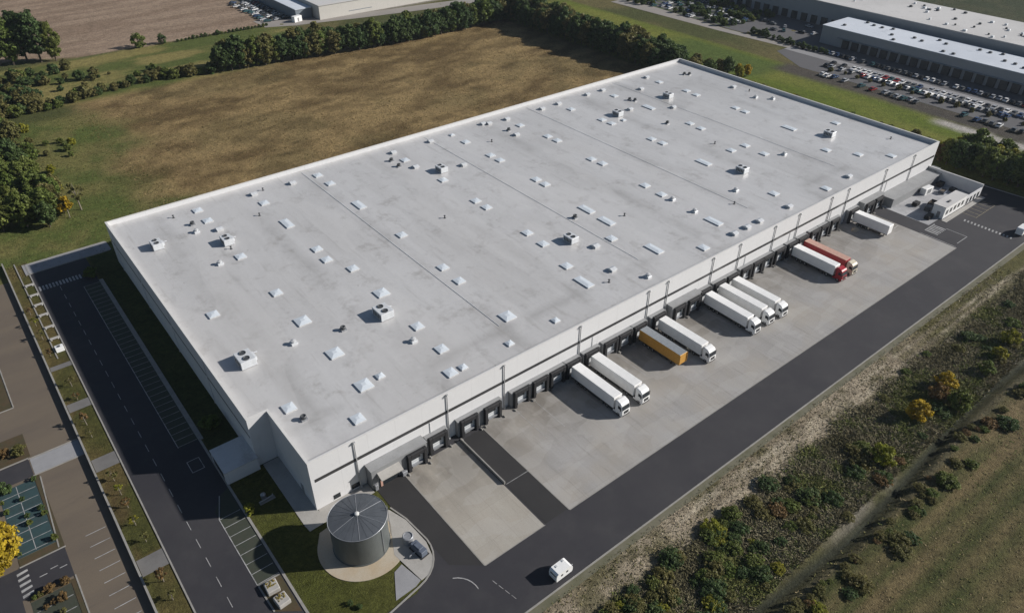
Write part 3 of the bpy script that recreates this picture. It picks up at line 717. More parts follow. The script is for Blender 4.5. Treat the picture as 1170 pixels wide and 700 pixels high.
ROOF = [
('s', 18.6, 107.4), ('s', 18.7, 99.8), ('f', 14.7, 100.2), ('v', 14.1, 95.4), ('h', 19.4, 92.9), ('u', 18.5, 84.9), ('p', 18.1, 81.4), ('s', 18.5, 76.1), ('v', 13.1, 75.9),
('u', 3.3, 93.9), ('p', 11.9, 107.4), ('h', 35.0, 106.9), ('p', 38.3, 108.0), ('s', 35.2, 100.1), ('h', 47.1, 106.7), ('s', 55.6, 107.1), ('s', 56.0, 99.7), ('l', 35.2, 84.8),
('l', 56.1, 82.2), ('p', 31.2, 93.9), ('s', 35.5, 67.4), ('h', 82.7, 107.2), ('f', 79.0, 102.3), ('s', 82.7, 100.1), ('f', 78.7, 97.3), ('h', 82.5, 93.5), ('u', 87.5, 86.3),
('s', 84.2, 80.7), ('h', 95.3, 85.4), ('h', 97.3, 107.3), ('m', 106.2, 107.6), ('s', 106.5, 99.9), ('h', 120.5, 108.8), ('h', 122.4, 107.8), ('h', 130.0, 107.1), ('s', 130.2, 99.9),
('f', 124.2, 98.8), ('h', 123.8, 94.0), ('p', 113.7, 94.8), ('s', 106.6, 86.2), ('s', 106.7, 81.3), ('s', 131.5, 86.5), ('s', 131.7, 81.8), ('h', 154.9, 107.3), ('s', 155.0, 100.4),
('h', 146.6, 107.1), ('h', 170.3, 107.8), ('h', 178.4, 107.7), ('s', 130.5, 63.8), ('s', 131.0, 59.2), ('s', 177.8, 100.6), ('h', 203.5, 107.6), ('s', 203.5, 100.7), ('h', 191.5, 99.4),
('f', 179.2, 93.8), ('f', 180.3, 92.0), ('h', 172.1, 86.6), ('u', 164.5, 85.6), ('m', 162.6, 80.9), ('s', 156.8, 85.9), ('s', 157.1, 81.3), ('u', 193.2, 86.9), ('l', 179.3, 84.0),
('s', 204.4, 87.2), ('s', 203.8, 81.8), ('f', 172.8, 69.1), ('s', 158.0, 63.0), ('s', 158.3, 58.3), ('s', 179.2, 64.1), ('s', 178.7, 58.7), ('h', 186.4, 78.2), ('f', 218.9, 100.7),
('f', 220.5, 99.4), ('p', 172.1, 47.3), ('h', 222.4, 78.4), ('v', 219.7, 65.8), ('v', 223.7, 60.8), ('p', 223.8, 71.8), ('s', 204.6, 63.7), ('s', 204.2, 59.0), ('l', 203.7, 39.8),
('u', 208.9, 27.3), ('s', 220.9, 32.2), ('s', 197.1, 21.0), ('s', 178.8, 39.9), ('s', 178.2, 31.9), ('s', 171.9, 40.3), ('v', 182.9, 27.5), ('s', 202.3, 12.5), ('s', 209.9, 5.2),
('h', 184.5, 5.3), ('s', 171.8, 5.1), ('p', 223.0, 12.6), ('s', 3.8, 55.8), ('s', 18.8, 55.1), ('b', 18.7, 40.9), ('v', 13.6, 34.6), ('U', 3.0, 34.9), ('s', 35.1, 61.2),
('s', 38.3, 53.4), ('s', 56.7, 60.1), ('b', 38.4, 39.6), ('U', 34.2, 31.6), ('s', 84.0, 63.6), ('s', 84.1, 58.5), ('s', 84.0, 40.1), ('s', 83.6, 33.1), ('s', 106.9, 63.5),
('s', 106.9, 59.3), ('p', 71.2, 60.8), ('l', 105.8, 39.9), ('l', 105.5, 31.5), ('f', 99.9, 38.4), ('s', 130.2, 40.1), ('s', 129.7, 33.0), ('v', 129.7, 28.8), ('p', 111.7, 30.7),
('l', 157.2, 39.8), ('u', 161.4, 28.1), ('v', 149.1, 21.0), ('s', 156.5, 12.8), ('h', 152.8, 5.1), ('v', 129.1, 20.0), ('l', 128.9, 13.0), ('p', 141.9, 16.0), ('h', 138.9, 5.1),
('f', 24.4, 32.4), ('b', 19.0, 26.1), ('b', 18.8, 13.3), ('m', 22.8, 13.7), ('s', 38.0, 23.2), ('v', 34.4, 19.2), ('s', 56.3, 39.9), ('s', 56.0, 32.4), ('b', 56.2, 13.7),
('m', 63.8, 5.7), ('u', 90.4, 29.7), ('s', 99.8, 23.9), ('h', 93.5, 23.5), ('s', 81.2, 21.2), ('l', 79.6, 13.1), ('h', 88.9, 12.7), ('l', 104.8, 13.2), ('v', 93.7, 5.1),
('p', 84.5, 9.4), ('s', 37.7, 13.2), ('s', 34.8, 5.6), ('m', 37.8, 5.4), ('m', 50.4, 5.6), ('s', 4.1, 16.5), ('f', 5.0, 11.9), ('s', 13.1, 5.5), ('h', 127.7, 5.1),
('h', 133.3, 5.1), ('s', 115.5, 5.6),
]
for k, x, y in ROOF: link(RN[k], RM[k], roof, (x, y, ZR + .004))
g = G()                                                             # cable trays and lightning strips on small blocks
for x in (52.5, 97.7, 142.9, 188.1):
    G().box(x, 12, ZR + .06, x + .12, 112, ZR + .1).build('cable_tray', M['hvac'], roof)

# ---------------------------------------------------------------- lighting poles along the docks
def pole_proto():
    o = thing('lamp_post', '', 'lamp post')
    g = G(); g.tube((0, 0, .35), (0, 0, 12.0), .15, .10, 10); smooth(g.build('post', M['pole'], o))
    g = G(); g.box(-.24, -.3, 0, .24, .19, .5, c=.05); g.build('foot', M['pole'], o)
    g = G(); g.box(-.26, -.36, 12.0, .26, .15, 12.3, 0, c=.06); g.box(-.2, -.37, 12.03, .2, -.362, 12.25, 1); g.build('lamp_head', [M['pole'], M['lamp']], o)
    return o
pp = pole_proto()
PX = [9.2, 29.9, 44.4, 66.2, 88.6, 95.4, 112.7, 123.8, 139.2, 150.6, 166.95, 176.0, 197.4, 215.]
ORD = 'first second third fourth fifth sixth seventh eighth ninth tenth eleventh twelfth thirteenth fourteenth'.split()
WHERE = ['beside the grey tank', 'right of the second dock door', 'left of the first row of open docks', 'behind the gap between the two nearest trucks',
         'between the yellow trailer and the white truck', 'at the raised grey dock house', 'behind the three parked white trucks', 'right of the three parked white trucks',
         'midway between white trio and red cab', 'behind the red-cabbed truck', 'behind the empty docks past the red truck', 'left of the lone white trailer',
         'at the left of the walled court', 'above the grey shelter in the walled court']
for i, x in enumerate(PX):
    lab = f'tall grey lamp post {WHERE[i]}, {ORD[i]} from the left'
    o = pp if i == 0 else dup(pp, (0, 0, 0))
    o.location = (x, -.205, .03); o['label'] = lab; o['group'] = 'lamp posts along the loading docks'

# ---------------------------------------------------------------- trucks
def wheel_meshes():
    g = G(); pr = [(.27, -.15), (.46, -.15), (.52, -.1), (.52, .1), (.46, .15), (.27, .15)]
    n = 18
    vs = [(z, r * math.cos(2 * math.pi * k / n), r * math.sin(2 * math.pi * k / n)) for r, z in pr for k in range(n)]
    fs = [(j * n + k, j * n + (k + 1) % n, (j + 1) * n + (k + 1) % n, (j + 1) * n + k) for j in range(5) for k in range(n)]
    g.add(vs, fs); ty = g.mesh('tyre', M['tyre'])
    g = G(); g.tube((-.10, 0, 0), (.10, 0, 0), .29, n=14); g.tube((-.15, 0, 0), (.15, 0, 0), .12, n=10)
    return ty, g.mesh('rim', M['rim'])
TY, RI = wheel_meshes()
def wheels(o, ys, x=1.05, z=.52):
    for y in ys:
        for s_ in (-1, 1):
            w = link('wheel', TY, o, (s_ * x, y, z)); link('rim', RI, w)
def trailer(o, body, top, ribs=False, L=13.3):
    g = G(); g.box(-1.275, -L, 1.12, 1.275, 0, 3.97, 0, c=.05)
    if ribs:
        for k in range(17):
            for s_ in (-1, 1): g.box(s_ * 1.275 - .03, -.35 - k * .76, 1.25, s_ * 1.275 + .03, -.62 - k * .76, 3.85)
    bx = g.build('trailer_box', M[body], o)
    g = G(); g.box(-1.22, -L + .06, 3.972, 1.22, -.06, 3.995)
    for k in range(9): g.box(-1.2, -.9 - k * 1.44, 3.995, 1.2, -.96 - k * 1.44, 4.01)
    g.build('roof_panel', M[top], bx)
    g = G()
    for s_ in (-1, 1):
        g.box(s_ * 1.28 - .025, -L + .02, 1.05, s_ * 1.28 + .025, -.02, 1.18); g.box(s_ * .5 - .08, -L + .4, .8, s_ * .5 + .08, -.2, 1.1)
        g.box(s_ * 1.2 - .03, -9.3, .45, s_ * 1.2 + .03, -5.6, .95)
        g.box(s_ * .85 - .07, -10.2, .06, s_ * .85 + .07, -10.05, 1.1); g.box(s_ * .85 - .18, -10.28, .03, s_ * .85 + .18, -9.97, .09)
    g.box(-1.2, -.25, .45, 1.2, -.1, .6); g.box(-.9, -4.6, .55, .9, -1.6, .85); g.build('chassis', M['chassis'], o)
    wheels(o, (-1.9, -3.2, -4.5))
    return bx
def tractor(o, paint, y0=-13.3):
    y = lambda d: y0 - d
    g = G()                                                           # cab shell: side profile with raked screen and roof fairing
    prof = [(y(.55), .85), (y(.55), 3.85), (y(.9), 3.92), (y(1.9), 3.62), (y(2.2), 3.3), (y(2.28), 3.05), (y(2.62), 1.95), (y(2.68), 1.2), (y(2.66), .42), (y(2.1), .38), (y(2.05), .85)]
    n = len(prof)
    vs = []
    for x in (-1.24, -1.13, 1.13, 1.24):
        k = .0 if abs(x) < 1.2 else .09
        for (a, z) in prof: vs.append((x, a + (k if a < y(1.8) else 0), z - (k if z > 3 else 0)))
    fs = [tuple(range(n)), tuple(reversed(range(3 * n, 4 * n)))]
    for s_ in range(3): fs += [(s_ * n + i, (s_ + 1) * n + i, (s_ + 1) * n + (i + 1) % n, s_ * n + (i + 1) % n) for i in range(n)]
    g.add(vs, fs); cab = g.build('cab', M[paint], o)
    e = .012
    g = G(); a, b = (y(2.32) - e, 2.98), (y(2.61) - e, 2.02)
    g.add([(-1.08, a[0], a[1]), (1.08, a[0], a[1]), (1.12, b[0], b[1]), (-1.12, b[0], b[1]), (-1.08, a[0] + .05, a[1]), (1.08, a[0] + .05, a[1]), (1.12, b[0] + .05, b[1]), (-1.12, b[0] + .05, b[1])],
          [(0, 1, 2, 3), (7, 6, 5, 4), (0, 4, 5, 1), (3, 2, 6, 7), (0, 3, 7, 4), (1, 5, 6, 2)]); g.build('windscreen', M['glass'], cab)
    for s_ in (-1, 1):
        g = G(); x = s_ * 1.245
        q = [(y(1.35), 2.05), (y(1.35), 2.85), (y(2.05), 2.85), (y(2.35), 2.05)]
        g.sidex(q, x - .012, x + .012); g.build('side_window', M['glass'], cab)
        g = G(); g.box(s_ * 1.42 - .09, y(2.35) - .02, 1.95, s_ * 1.42 + .09, y(2.18), 2.75, c=.03); g.box(min(s_ * 1.24, s_ * 1.42), y(2.3), 2.66, max(s_ * 1.24, s_ * 1.42), y(2.25), 2.72); g.build('mirror', M['rubber'], cab)
        g = G(); g.box(s_ * .95 - .2, y(2.67) - .035, .72, s_ * .95 + .2, y(2.67), .98); g.build('headlight', M['lamp'], cab)
        g = G(); g.box(s_ * 1.2 - .03, y(1.2), .55, s_ * 1.2 + .03, y(.0), 1.0); g.build('side_fairing', M[paint], cab)
    g = G(); g.box(-.72, y(2.68) - .03, .98, .72, y(2.68) + .01, 1.75); g.box(-1.1, y(2.66) - .05, .42, 1.1, y(2.66), .66); g.build('grille', M['chassis'], cab)
    g = G(); g.box(-.7, y(1.9), .6, .7, y(-3.4), .95); g.box(-1.15, y(-.2), .45, -.6, y(-1.2), .95); g.box(.6, y(-.2), .45, 1.15, y(-1.2), .95); g.build('tractor_frame', M['chassis'], o)
    wheels(o, (y(1.45), y(-1.9)))
TY0 = -2.32
def truck(label, x, paint, body, top, y=TY0, rot=0., ribs=False):
    o = thing('semi_truck', label, 'truck', (x, y, ZC + .002), rot); trailer(o, body, top, ribs); tractor(o, paint); return o
truck('white semi truck with white trailer, left of the two trucks nearest the tank', 63.25, 'white_paint', 'white_paint', 'white_paint', -2.3, rad(.4))
truck('white semi truck with grubby trailer, right of the two trucks nearest the tank', 69.25, 'white_paint', 'white_grime', 'white_grime', -2.3, rad(1.2))
truck('white semi truck docked right beside the yellow trailer', 92.1, 'white_paint', 'white_grime', 'white_grime', -2.3, rad(.3))
truck('white semi truck, leftmost of the three parked close together mid-dock', 109.7, 'white_paint', 'white_paint', 'white_paint', -2.3, rad(-.6))
truck('white semi truck, middle of the three parked close together mid-dock', 115.5, 'white_paint', 'white_grime', 'white_grime', -2.1, rad(0))
truck('white semi truck, rightmost of the three parked close together mid-dock', 120.8, 'white_paint', 'white_grime', 'white_paint', -2.3, rad(0))
truck('semi truck with dark red cab and white trailer', 148.0, 'red', 'white_paint', 'white_paint', -2.5, rad(-.8))
truck('semi truck with cream cab and red trailer under a faded roof', 153.1, 'cream', 'red_trailer', 'salmon', -2.6, rad(-.8), True)
o = thing('semi_trailer', 'yellow ribbed trailer with grey roof parked at dock without a tractor', 'trailer', (85.3, -2.3, ZC + .002), rad(.5)); bx = trailer(o, 'yellow', 'greyroof', True, 12.6); G().box(1.305, -12.5, 1.2, 1.325, -.1, 3.9).build('bounce_blocker', M['greyroof'], bx)  # grey panel added on the unseen side to cut yellow bounce onto the next truck
o = thing('semi_trailer', 'lone white trailer parked at dock without a tractor', 'trailer', (180.3, -2.3, ZC + .002), rad(.5)); trailer(o, 'white_paint', 'white_paint', False, 11.2)
# pallets and dirt heap beside the lone trailer
o = tag(G().add(*(lambda: (lambda P: ([p for p in P], [tuple(range(8)) ]))([(176.2 + 1.4 * math.cos(a) * (1 + .2 * math.sin(3 * a)), -5.2 + 1.0 * math.sin(a), .06) for a in np.linspace(0, 2 * math.pi, 9)[:-1]]))()).build('debris_heap', M['pad_tan']), 'heap of tan debris and boards beside the lone white trailer', 'debris')
hv = []; hf = []
for i, (rr, zz) in enumerate(((1, .06), (.75, .45), (.4, .75), (.05, .9))):
    for k in range(12):
        a = 2 * math.pi * k / 12; j = 1 + .25 * R.uniform(-1, 1)
        hv.append((176.3 + 1.7 * rr * j * math.cos(a), -5.0 + 1.1 * rr * j * math.sin(a), zz * (1 + .2 * R.uniform(-1, 1))))
for j in range(3):
    for k in range(12): hf.append((j * 12 + k, j * 12 + (k + 1) % 12, (j + 1) * 12 + (k + 1) % 12, (j + 1) * 12 + k))
o.data.clear_geometry(); o.data.from_pydata(hv, [], hf); o.data.update()

# caravan by the outer kerb
o = thing('caravan', 'small white caravan parked on the asphalt beside the outer kerb', 'caravan', (26.6, -38.5, ZA + .002), rad(1))
g = G(); prof = [(-2.1, .5), (2.0, .5), (2.25, 1.0), (2.2, 1.9), (1.85, 2.55), (1.4, 2.72), (-1.7, 2.72), (-2.05, 2.5), (-2.2, 1.6)]
n = len(prof)
g.add([(a, y_, z) for y_ in (-1.15, 1.15) for a, z in prof], [tuple(range(n)), tuple(reversed(range(n, 2 * n)))] + [((i + 1) % n, i, n + i, n + (i + 1) % n) for i in range(n)])
g.build('body', M['white_paint'], o)
for x0 in (-1.0, .4):
    g = G(); g.box(x0, -1.17, 1.45, x0 + .55, -1.14, 1.95); g.build('side_window', M['glass'], o)
g = G(); g.box(-2.17, -.8, 1.5, -2.1, .8, 2.1); g.build('rear_window', M['glass'], o)
for x0, y0 in ((-1.1, .3), (.8, .5)):
    g = G(); g.box(x0, y0, 2.72, x0 + .5, y0 + .5, 2.82, c=.03); g.build('roof_vent', M['sky_curb'], o)
g = G(); g.tube((2.1, -.5, .45), (3.3, 0, .45), .05); g.tube((2.1, .5, .45), (3.3, 0, .45), .05); g.tube((3.1, 0, .03), (3.1, 0, .5), .04); g.build('drawbar', M['steel'], o)
for s_ in (-1, 1):
    w = link('wheel', TY, o, (0, s_ * 1.0, .33), rad(90)); w.scale = (.6, .63, .63); link('rim', RI, w)
o.scale = (.85, .85, .85)
# van at the right edge
o = thing('delivery_van', 'white van at the right edge of the photo near the zebra dashes', 'van', (214.6, -37.4, ZA + .002), rad(90))
g = G(); g.sidex([(-2.7, .45), (2.6, .45), (2.65, 2.2), (2.4, 2.5), (-1.2, 2.5), (-1.7, 2.35), (-2.3, 1.5), (-2.75, 1.2)], -1., 1.); g.build('body', M['white_paint'], o)
g = G(); g.sidex([(-1.74, 2.28), (-2.28, 1.56), (-2.33, 1.58), (-1.79, 2.30)], -.9, .9); g.build('windscreen', M['glass'], o)
for s_ in (-1, 1):
    g = G(); g.sidex([(-1.9, 1.5), (-1.0, 1.5), (-1.0, 2.2), (-1.5, 2.2)], s_ * 1. - .01, s_ * 1. + .01); g.build('side_window', M['glass'], o)
    for yy in (-1.8, 1.7):
        w = link('wheel', TY, o, (s_ * .9, yy, .36)); w.scale = (.7, .7, .7); link('rim', RI, w)

# ---------------------------------------------------------------- tank and its yard
TX, TYY, TRR, TH = 3.0, -11.5, 5.0, 7.0
o = thing('water_tank', 'round grey corrugated steel tank with shallow conical roof', 'tank', (TX, TYY, .1))
smooth(G().lathe([(TRR + .12, 0), (TRR + .12, .2), (TRR, .22), (TRR, TH - .02)], 64).build('shell', M['tank'], o), 30)
rf = smooth(G().lathe([(TRR, TH - .12), (TRR + .14, TH - .12), (TRR + .14, TH + .02), (.35, TH + .75), (.3, TH + .75)], 64).build('roof', M['tank_roof'], o), 20)
for k in range(24):
    a = 2 * math.pi * k / 24 + .1; w = .03 if k % 4 else .07
    g = G(); g.tube((math.cos(a) * .4, math.sin(a) * .4, TH + .76), (math.cos(a) * TRR, math.sin(a) * TRR, TH + .06), w * .6, n=5); g.build('rib', M['tank_roof'] if k % 4 else M['steel'], rf)
smooth(G().lathe([(.42, TH + .7), (.42, TH + 1.0), (.3, TH + 1.1), (0, TH + 1.12)], 20).build('cap', M['lamp'], rf))
smooth(G().lathe([(TRR + .15, TH + .0), (TRR + .2, TH + .05), (TRR + .15, TH + .1), (TRR + .08, TH + .05)], 64).build('rim_ring', M['steel'], o))
g = G(); a = rad(-67); g.tube((math.cos(a) * (TRR + .1), math.sin(a) * (TRR + .1), 0), (math.cos(a) * (TRR + .1), math.sin(a) * (TRR + .1), TH), .06); g.build('overflow_pipe', M['steel'], o)
g = G(); a = rad(-20)
for s_ in (-.25, .25): g.tube((math.cos(a) * (TRR + .3) - s_ * math.sin(a), math.sin(a) * (TRR + .3) + s_ * math.cos(a), 0), (math.cos(a) * (TRR + .3) - s_ * math.sin(a), math.sin(a) * (TRR + .3) + s_ * math.cos(a), TH + .8), .04)
for k in range(18): g.tube((math.cos(a) * (TRR + .3) + .25 * math.sin(a), math.sin(a) * (TRR + .3) - .25 * math.cos(a), .4 + k * .4), (math.cos(a) * (TRR + .3) - .25 * math.sin(a), math.sin(a) * (TRR + .3) + .25 * math.cos(a), .4 + k * .4), .025, n=5)
g.build('ladder', M['steel'], o)
g = G(); n = 40; ring = [(3.2 + 8.0 * math.cos(a), -11.6 + 8.0 * math.sin(a)) for a in np.linspace(rad(150), rad(375), n)]
g.prism(ring + [(9.4, -7.2), (4, -4.2), (-2, -5)], -.05, .09); struct('tank_pad', g, M['pad_tan'])
g = G(); g.prism([(8.6, -6.9), (10.6, -8.4), (11.8, -12.2), (12.1, -18.6), (11.2, -22.4), (9.2, -24.4), (7.2, -24.6), (6.2, -17.4), (9.2, -11)], -.05, .11); struct('pump_slab', g, M['concrete_plain'])
g = G(); g.prism([(1.8, -25.2), (5.8, -25.0), (7.1, -24.5), (6.2, -19.8), (4.4, -20.4)], -.05, .07); struct('path', g, M['paving_blocks'])
o = thing('pump_set', 'pump set with round fan housing and dark blue casing beside the tank', 'pump', (9.9, -18.4, .112), rad(8))
smooth(G().lathe([(.0, 0), (1.0, 0), (1.0, 1.5), (.85, 1.6), (.8, 1.45), (0, 1.45)], 20, cy=1.9).build('fan_housing', M['steel'], o))
g = G(); g.box(-.7, -2.6, .1, .7, .5, 1.3, c=.08); g.box(-.5, -1.8, 1.3, .5, -.2, 1.5, c=.05); g.build('casing', M['blue_machine'], o)
g = G(); g.tube((0, .4, .8), (0, 1.1, .8), .2); g.tube((-.7, -1, .5), (-2.1, -1, .5), .1); g.tube((-2.1, -1, .5), (-2.1, -1, -.0), .1); g.build('pipework', M['steel'], o)
g = G(); g.box(-.9, -2.8, 0, .9, .7, .1); g.build('skid', M['chassis'], o)
# condenser group on the shaded lawn
o = thing('gas_equipment', 'small silver pipe manifold on a base in the shaded lawn corner', 'equipment', (-6.3, 8.0, .0))
g = G(); g.box(-1.5, -.4, 0, 1.5, .5, .12); g.build('base', M['kerb'], o)
g = G(); g.tube((-1.3, 0, .5), (1.2, .1, .55), .13); g.tube((-1.3, 0, .1), (-1.3, 0, .5), .1); g.tube((1.2, .1, .1), (1.2, .1, .9), .1); g.build('pipework', M['rim'], o)
g = G(); g.lathe([(0, .1), (.5, .1), (.5, 1.1), (.3, 1.3), (0, 1.3)], 14, cx=-.3, cy=.9); smooth(g.build('vessel', M['rim'], o))
# two stone blocks with planting
for k, (x, y) in enumerate(((-13.4, -10.3), (-13.1, -13.6))):
    o = thing('planter_block', ['square pale stone block topped with moss, nearest the marked bays', 'square pale stone block topped with moss, farther from the marked bays'][k], 'planter', (x, y, ZC), rad(-3 + 8 * k))
    g = G(); g.box(-1.05, -1.15, 0, 1.05, 1.15, .9, c=.1); g.build('block', M['concrete_plain'], o)
    g = G(); vs = [(R.uniform(-.75, .75), R.uniform(-.2, .95), .9) for _ in range(40)]
    for v in vs:
        r = R.uniform(.06, .2); g.add([(v[0] - r, v[1] - r, .9), (v[0] + r, v[1] - r * .6, .9), (v[0] + r * .7, v[1] + r, .9), (v[0], v[1], .9 + r * .9)], [(0, 1, 3), (1, 2, 3), (2, 0, 3)])
    g.build('moss', worn('moss', (.16, .12, .02), (.10, .09, .02), big=1, fine=6)[0], o)
# low wall between car park and verge
g = G(); g.box(-30.2, -70, -.2, -29.95, 131, .85); ow = g.build('boundary_wall', M['dock_grey'])
tag(ow, 'long low grey wall between the tan car park and the grass verge', 'wall')
g = G(); g.box(-30.25, -70, .85, -29.9, 131, .93); g.build('coping', M['kerb'], ow)
g = G(); g.box(31.25, -16.9, 0, 31.5, -2.2, .75); o = tag(g.build('ramp_wall', M['kerb']), 'low concrete kerb wall on the left edge of the dark ramp', 'wall')
# benches on the verge
for k, (y, lab) in enumerate(((115.5, 'pale flat concrete bench on the verge nearest the zebra crossing'), (109.6, 'pale flat concrete bench, second from the zebra crossing'), (104.2, 'pale flat concrete bench, third from the zebra crossing'),
                              (98.6, 'pale flat concrete bench, fourth from the zebra crossing'), (92.2, 'pale flat concrete bench, fifth from the zebra crossing'), (86.4, 'pale flat concrete bench, sixth from the zebra crossing'))):
    o = thing('concrete_bench', lab, 'bench', (-26.3, y, .0), 0, 'concrete benches along the verge')
    g = G(); g.box(-1.05, -.45, .4, 1.05, .45, .52, c=.05); g.build('seat', M['concrete_plain'], o)
    for sx_ in (-.75, .75):
        g = G(); g.box(sx_ - .12, -.2, 0, sx_ + .12, .25, .4); g.build('leg', M['white_grime'], o)
o = thing('cabinet', 'white square utility cabinet at the near end of the benches', 'cabinet', (-26.3, 81.2, 0))
g = G(); g.box(-.9, -.8, 0, .9, .8, 1.1, c=.06); g.build('body', M['white_paint'], o); g = G(); g.box(-.3, -.3, 1.1, .3, .3, 1.25); g.build('lid', M['hvac_dark'], o)

# ---------------------------------------------------------------- walled court and office at the right end
o = thing('office_annex', 'low white office block with windows in front of the walled court', 'building', (0, 0, 0))
g = G(); g.box(204.0, -18.3, 0, 218.2, -14.6, 4.0); g.build('wall', M['white_paint'], o)
rf = G().box(203.8, -18.45, 4.0, 218.4, -14.4, 4.18).build('roof', M['far_roof'], o)
G().box(208, -17.2, 4.18, 209.6, -16.6, 4.5, c=.04).build('roof_hatch', M['hvac_dark'], rf)
for k in range(5):
    x = 205.2 + k * 2.6
    w = G().box(x, -18.34, 1.2, x + 1.5, -18.28, 2.7).build('window', M['glass'], o)
    G().box(x - .08, -18.37, 1.1, x + 1.58, -18.29, 1.2).build('sill', M['coping'], w)
G().box(203.96, -17.2, .1, 204.02, -16.2, 2.2).build('door', M['dock_grey'], o)
o = tag(G().box(229.4, -18.2, 0, 229.75, -.05, 4.2).build('court_wall', M['wall']), 'white wall closing the right side of the walled court', 'wall')
G().box(229.35, -18.3, 4.2, 229.8, -.05, 4.28).build('coping', M['coping'], o)
o = tag(G().box(218.45, -18.2, 0, 229.38, -17.85, 3.2).build('court_wall', M['wall']), 'white front wall with dark openings right of the office block', 'wall')
for k in range(4): G().box(219.4 + k * 2.5, -18.24, .3, 220.8 + k * 2.5, -18.16, 2.2).build('opening', M['glass'], o)
COURT = [('pallet_stack', 'stack of dark pallets by the left wall of the court', 'pallets', 206.5, -8.5, 2.2, 1.6, 1.3, 'rubber'), ('skip', 'dark steel skip behind the white office', 'skip', 210.5, -11.8, 3.6, 1.9, 1.4, 'chassis'),
         ('container', 'small white container against the back of the court', 'container', 217.6, -6.2, 4.4, 1.9, 2.2, 'white_grime'), ('skip', 'dark blue skip in the middle of the court', 'skip', 222.0, -9.6, 3.0, 1.8, 1.2, 'blue_machine'),
         ('pallet_stack', 'low stack of grey pallets near the right court wall', 'pallets', 226.2, -11, 1.8, 1.8, 1.1, 'chassis'), ('skip', 'dark skip at the foot of the right court wall', 'skip', 226.4, -6.5, 3.2, 1.8, 1.3, 'chassis'),
         ('pallet_stack', 'dark stack at the front corner of the court by the dark strip', 'pallets', 201.5, -15.2, 3.2, 1.6, 1.2, 'rubber'), ('tank_unit', 'dark machine beside the office back wall', 'machine', 206.5, -12.6, 2.6, 1.6, 1.5, 'hvac_dark')]
for nm, lab, cat, x, y, w_, l_, h_, mt in COURT:
    o = thing(nm if nm != 'tank_unit' else 'generator', lab, cat, (x, y, ZC + .042), R.uniform(-.1, .1))
    g = G(); a, b = w_ / 2, l_ / 2
    if nm == 'skip':
        g.add([(-a * .7, -b, 0), (a * .7, -b, 0), (a * .7, b, 0), (-a * .7, b, 0), (-a, -b, h_), (a, -b, h_), (a, b, h_), (-a, b, h_)], [(3, 2, 1, 0), (0, 1, 5, 4), (1, 2, 6, 5), (2, 3, 7, 6), (3, 0, 4, 7)])
        g.build('tub', M[mt], o); G().box(-a * .9, -b * .9, h_ * .55, a * .9, b * .9, h_ * .7).build('load', M['bark'], o)
    elif nm == 'pallet_stack':
        for k in range(7): g.box(-a + R.uniform(-.06, .06), -b + R.uniform(-.06, .06), k * h_ / 7, a, b, k * h_ / 7 + h_ / 9)
        g.build('pallets', M[mt], o)
    else:
        g.box(-a, -b, 0, a, b, h_, c=.06); g.build('casing', M[mt], o); G().box(-a * .5, -b - .02, .2, a * .5, -b + .01, h_ * .8).build('door', M['dock_grey'], o)

# ---------------------------------------------------------------- far buildings
o = thing('far_warehouse', 'vast pale-roofed warehouse across the green field, farthest building on the right', 'warehouse')
G().box(372, -160, 0, 414, 262, 12.0).build('wall', M['far_wall'], o)
rf = G().box(371.6, -160.4, 12.0, 414.4, 262.4, 12.35).build('roof', M['far_roof'], o)
for k in range(60):
    x = R.uniform(374, 411); y = R.uniform(-20, 150); s_ = R.uniform(.4, .9)
    g = G(); g.box(-s_, -s_, 0, s_, s_, .8, c=.1); g.build('roof_vent', M['hvac_dark'] if R.random() < .5 else M['hvac'], rf, (x, y, 12.352))
for y in np.arange(122, 250, 6.3): G().box(371.4, y, .3, 371.99, y + 3.6, 4.4).build('dock_door', M['band'], o)
o = thing('far_warehouse', 'lower long warehouse with pale blue roof in front of the vast one', 'warehouse')
G().box(342.5, -160, 0, 366.5, 113.5, 8.6).build('wall', M['far_wall'], o)
rf = G().box(342.2, -160.3, 8.6, 366.8, 113.8, 8.9).build('roof', M['far_roof_blue'], o)
for k in range(26):
    g = G(); g.box(-.7, -.7, 0, .7, .7, .7, c=.1); g.build('roof_vent', M['hvac_dark'], rf, (R.uniform(345, 364), -14 + k * 4.8, 8.902))
for y in np.arange(-20, 100, 5.1): G().box(341.6, y, .3, 342.48, y + 3.4, 4.2).build('dock_door', M['band'], o)
G().box(341.4, -40, 4.4, 342.48, 104, 4.7).build('canopy', M['far_wall_slate'], o)
o = thing('far_building', 'long cream-walled building beyond the hedge at the top of the photo', 'building')
G().box(156.8, 309.6, 0, 236, 352, 7.4).build('wall', M['far_wall_pale'], o); G().box(156.4, 309.2, 7.4, 236.4, 352.4, 7.8).build('roof', M['far_roof'], o)
G().box(175, 309.5, 2, 190, 309.62, 2.3).build('sign_rail', M['far_wall_slate'], o)
o = thing('far_building', 'slate-blue shed left of the cream-walled building at the top', 'building')
G().box(146.5, 318, 0, 156.2, 380, 5.2).build('wall', M['far_wall_slate'], o); G().box(146.2, 317.7, 5.2, 156.35, 380.3, 5.6).build('roof', M['far_roof_blue'], o)
o = thing('site_cabin', 'white cabin beside the crowded yard past the ploughed field', 'cabin', (145.2, 314.6, .0), rad(15))
G().box(-2.6, -1.3, .1, 2.6, 1.3, 3.1, c=.05).build('body', M['white_paint'], o); G().box(-.5, -1.33, .3, .5, -1.28, 2.2).build('door', M['dock_grey'], o)

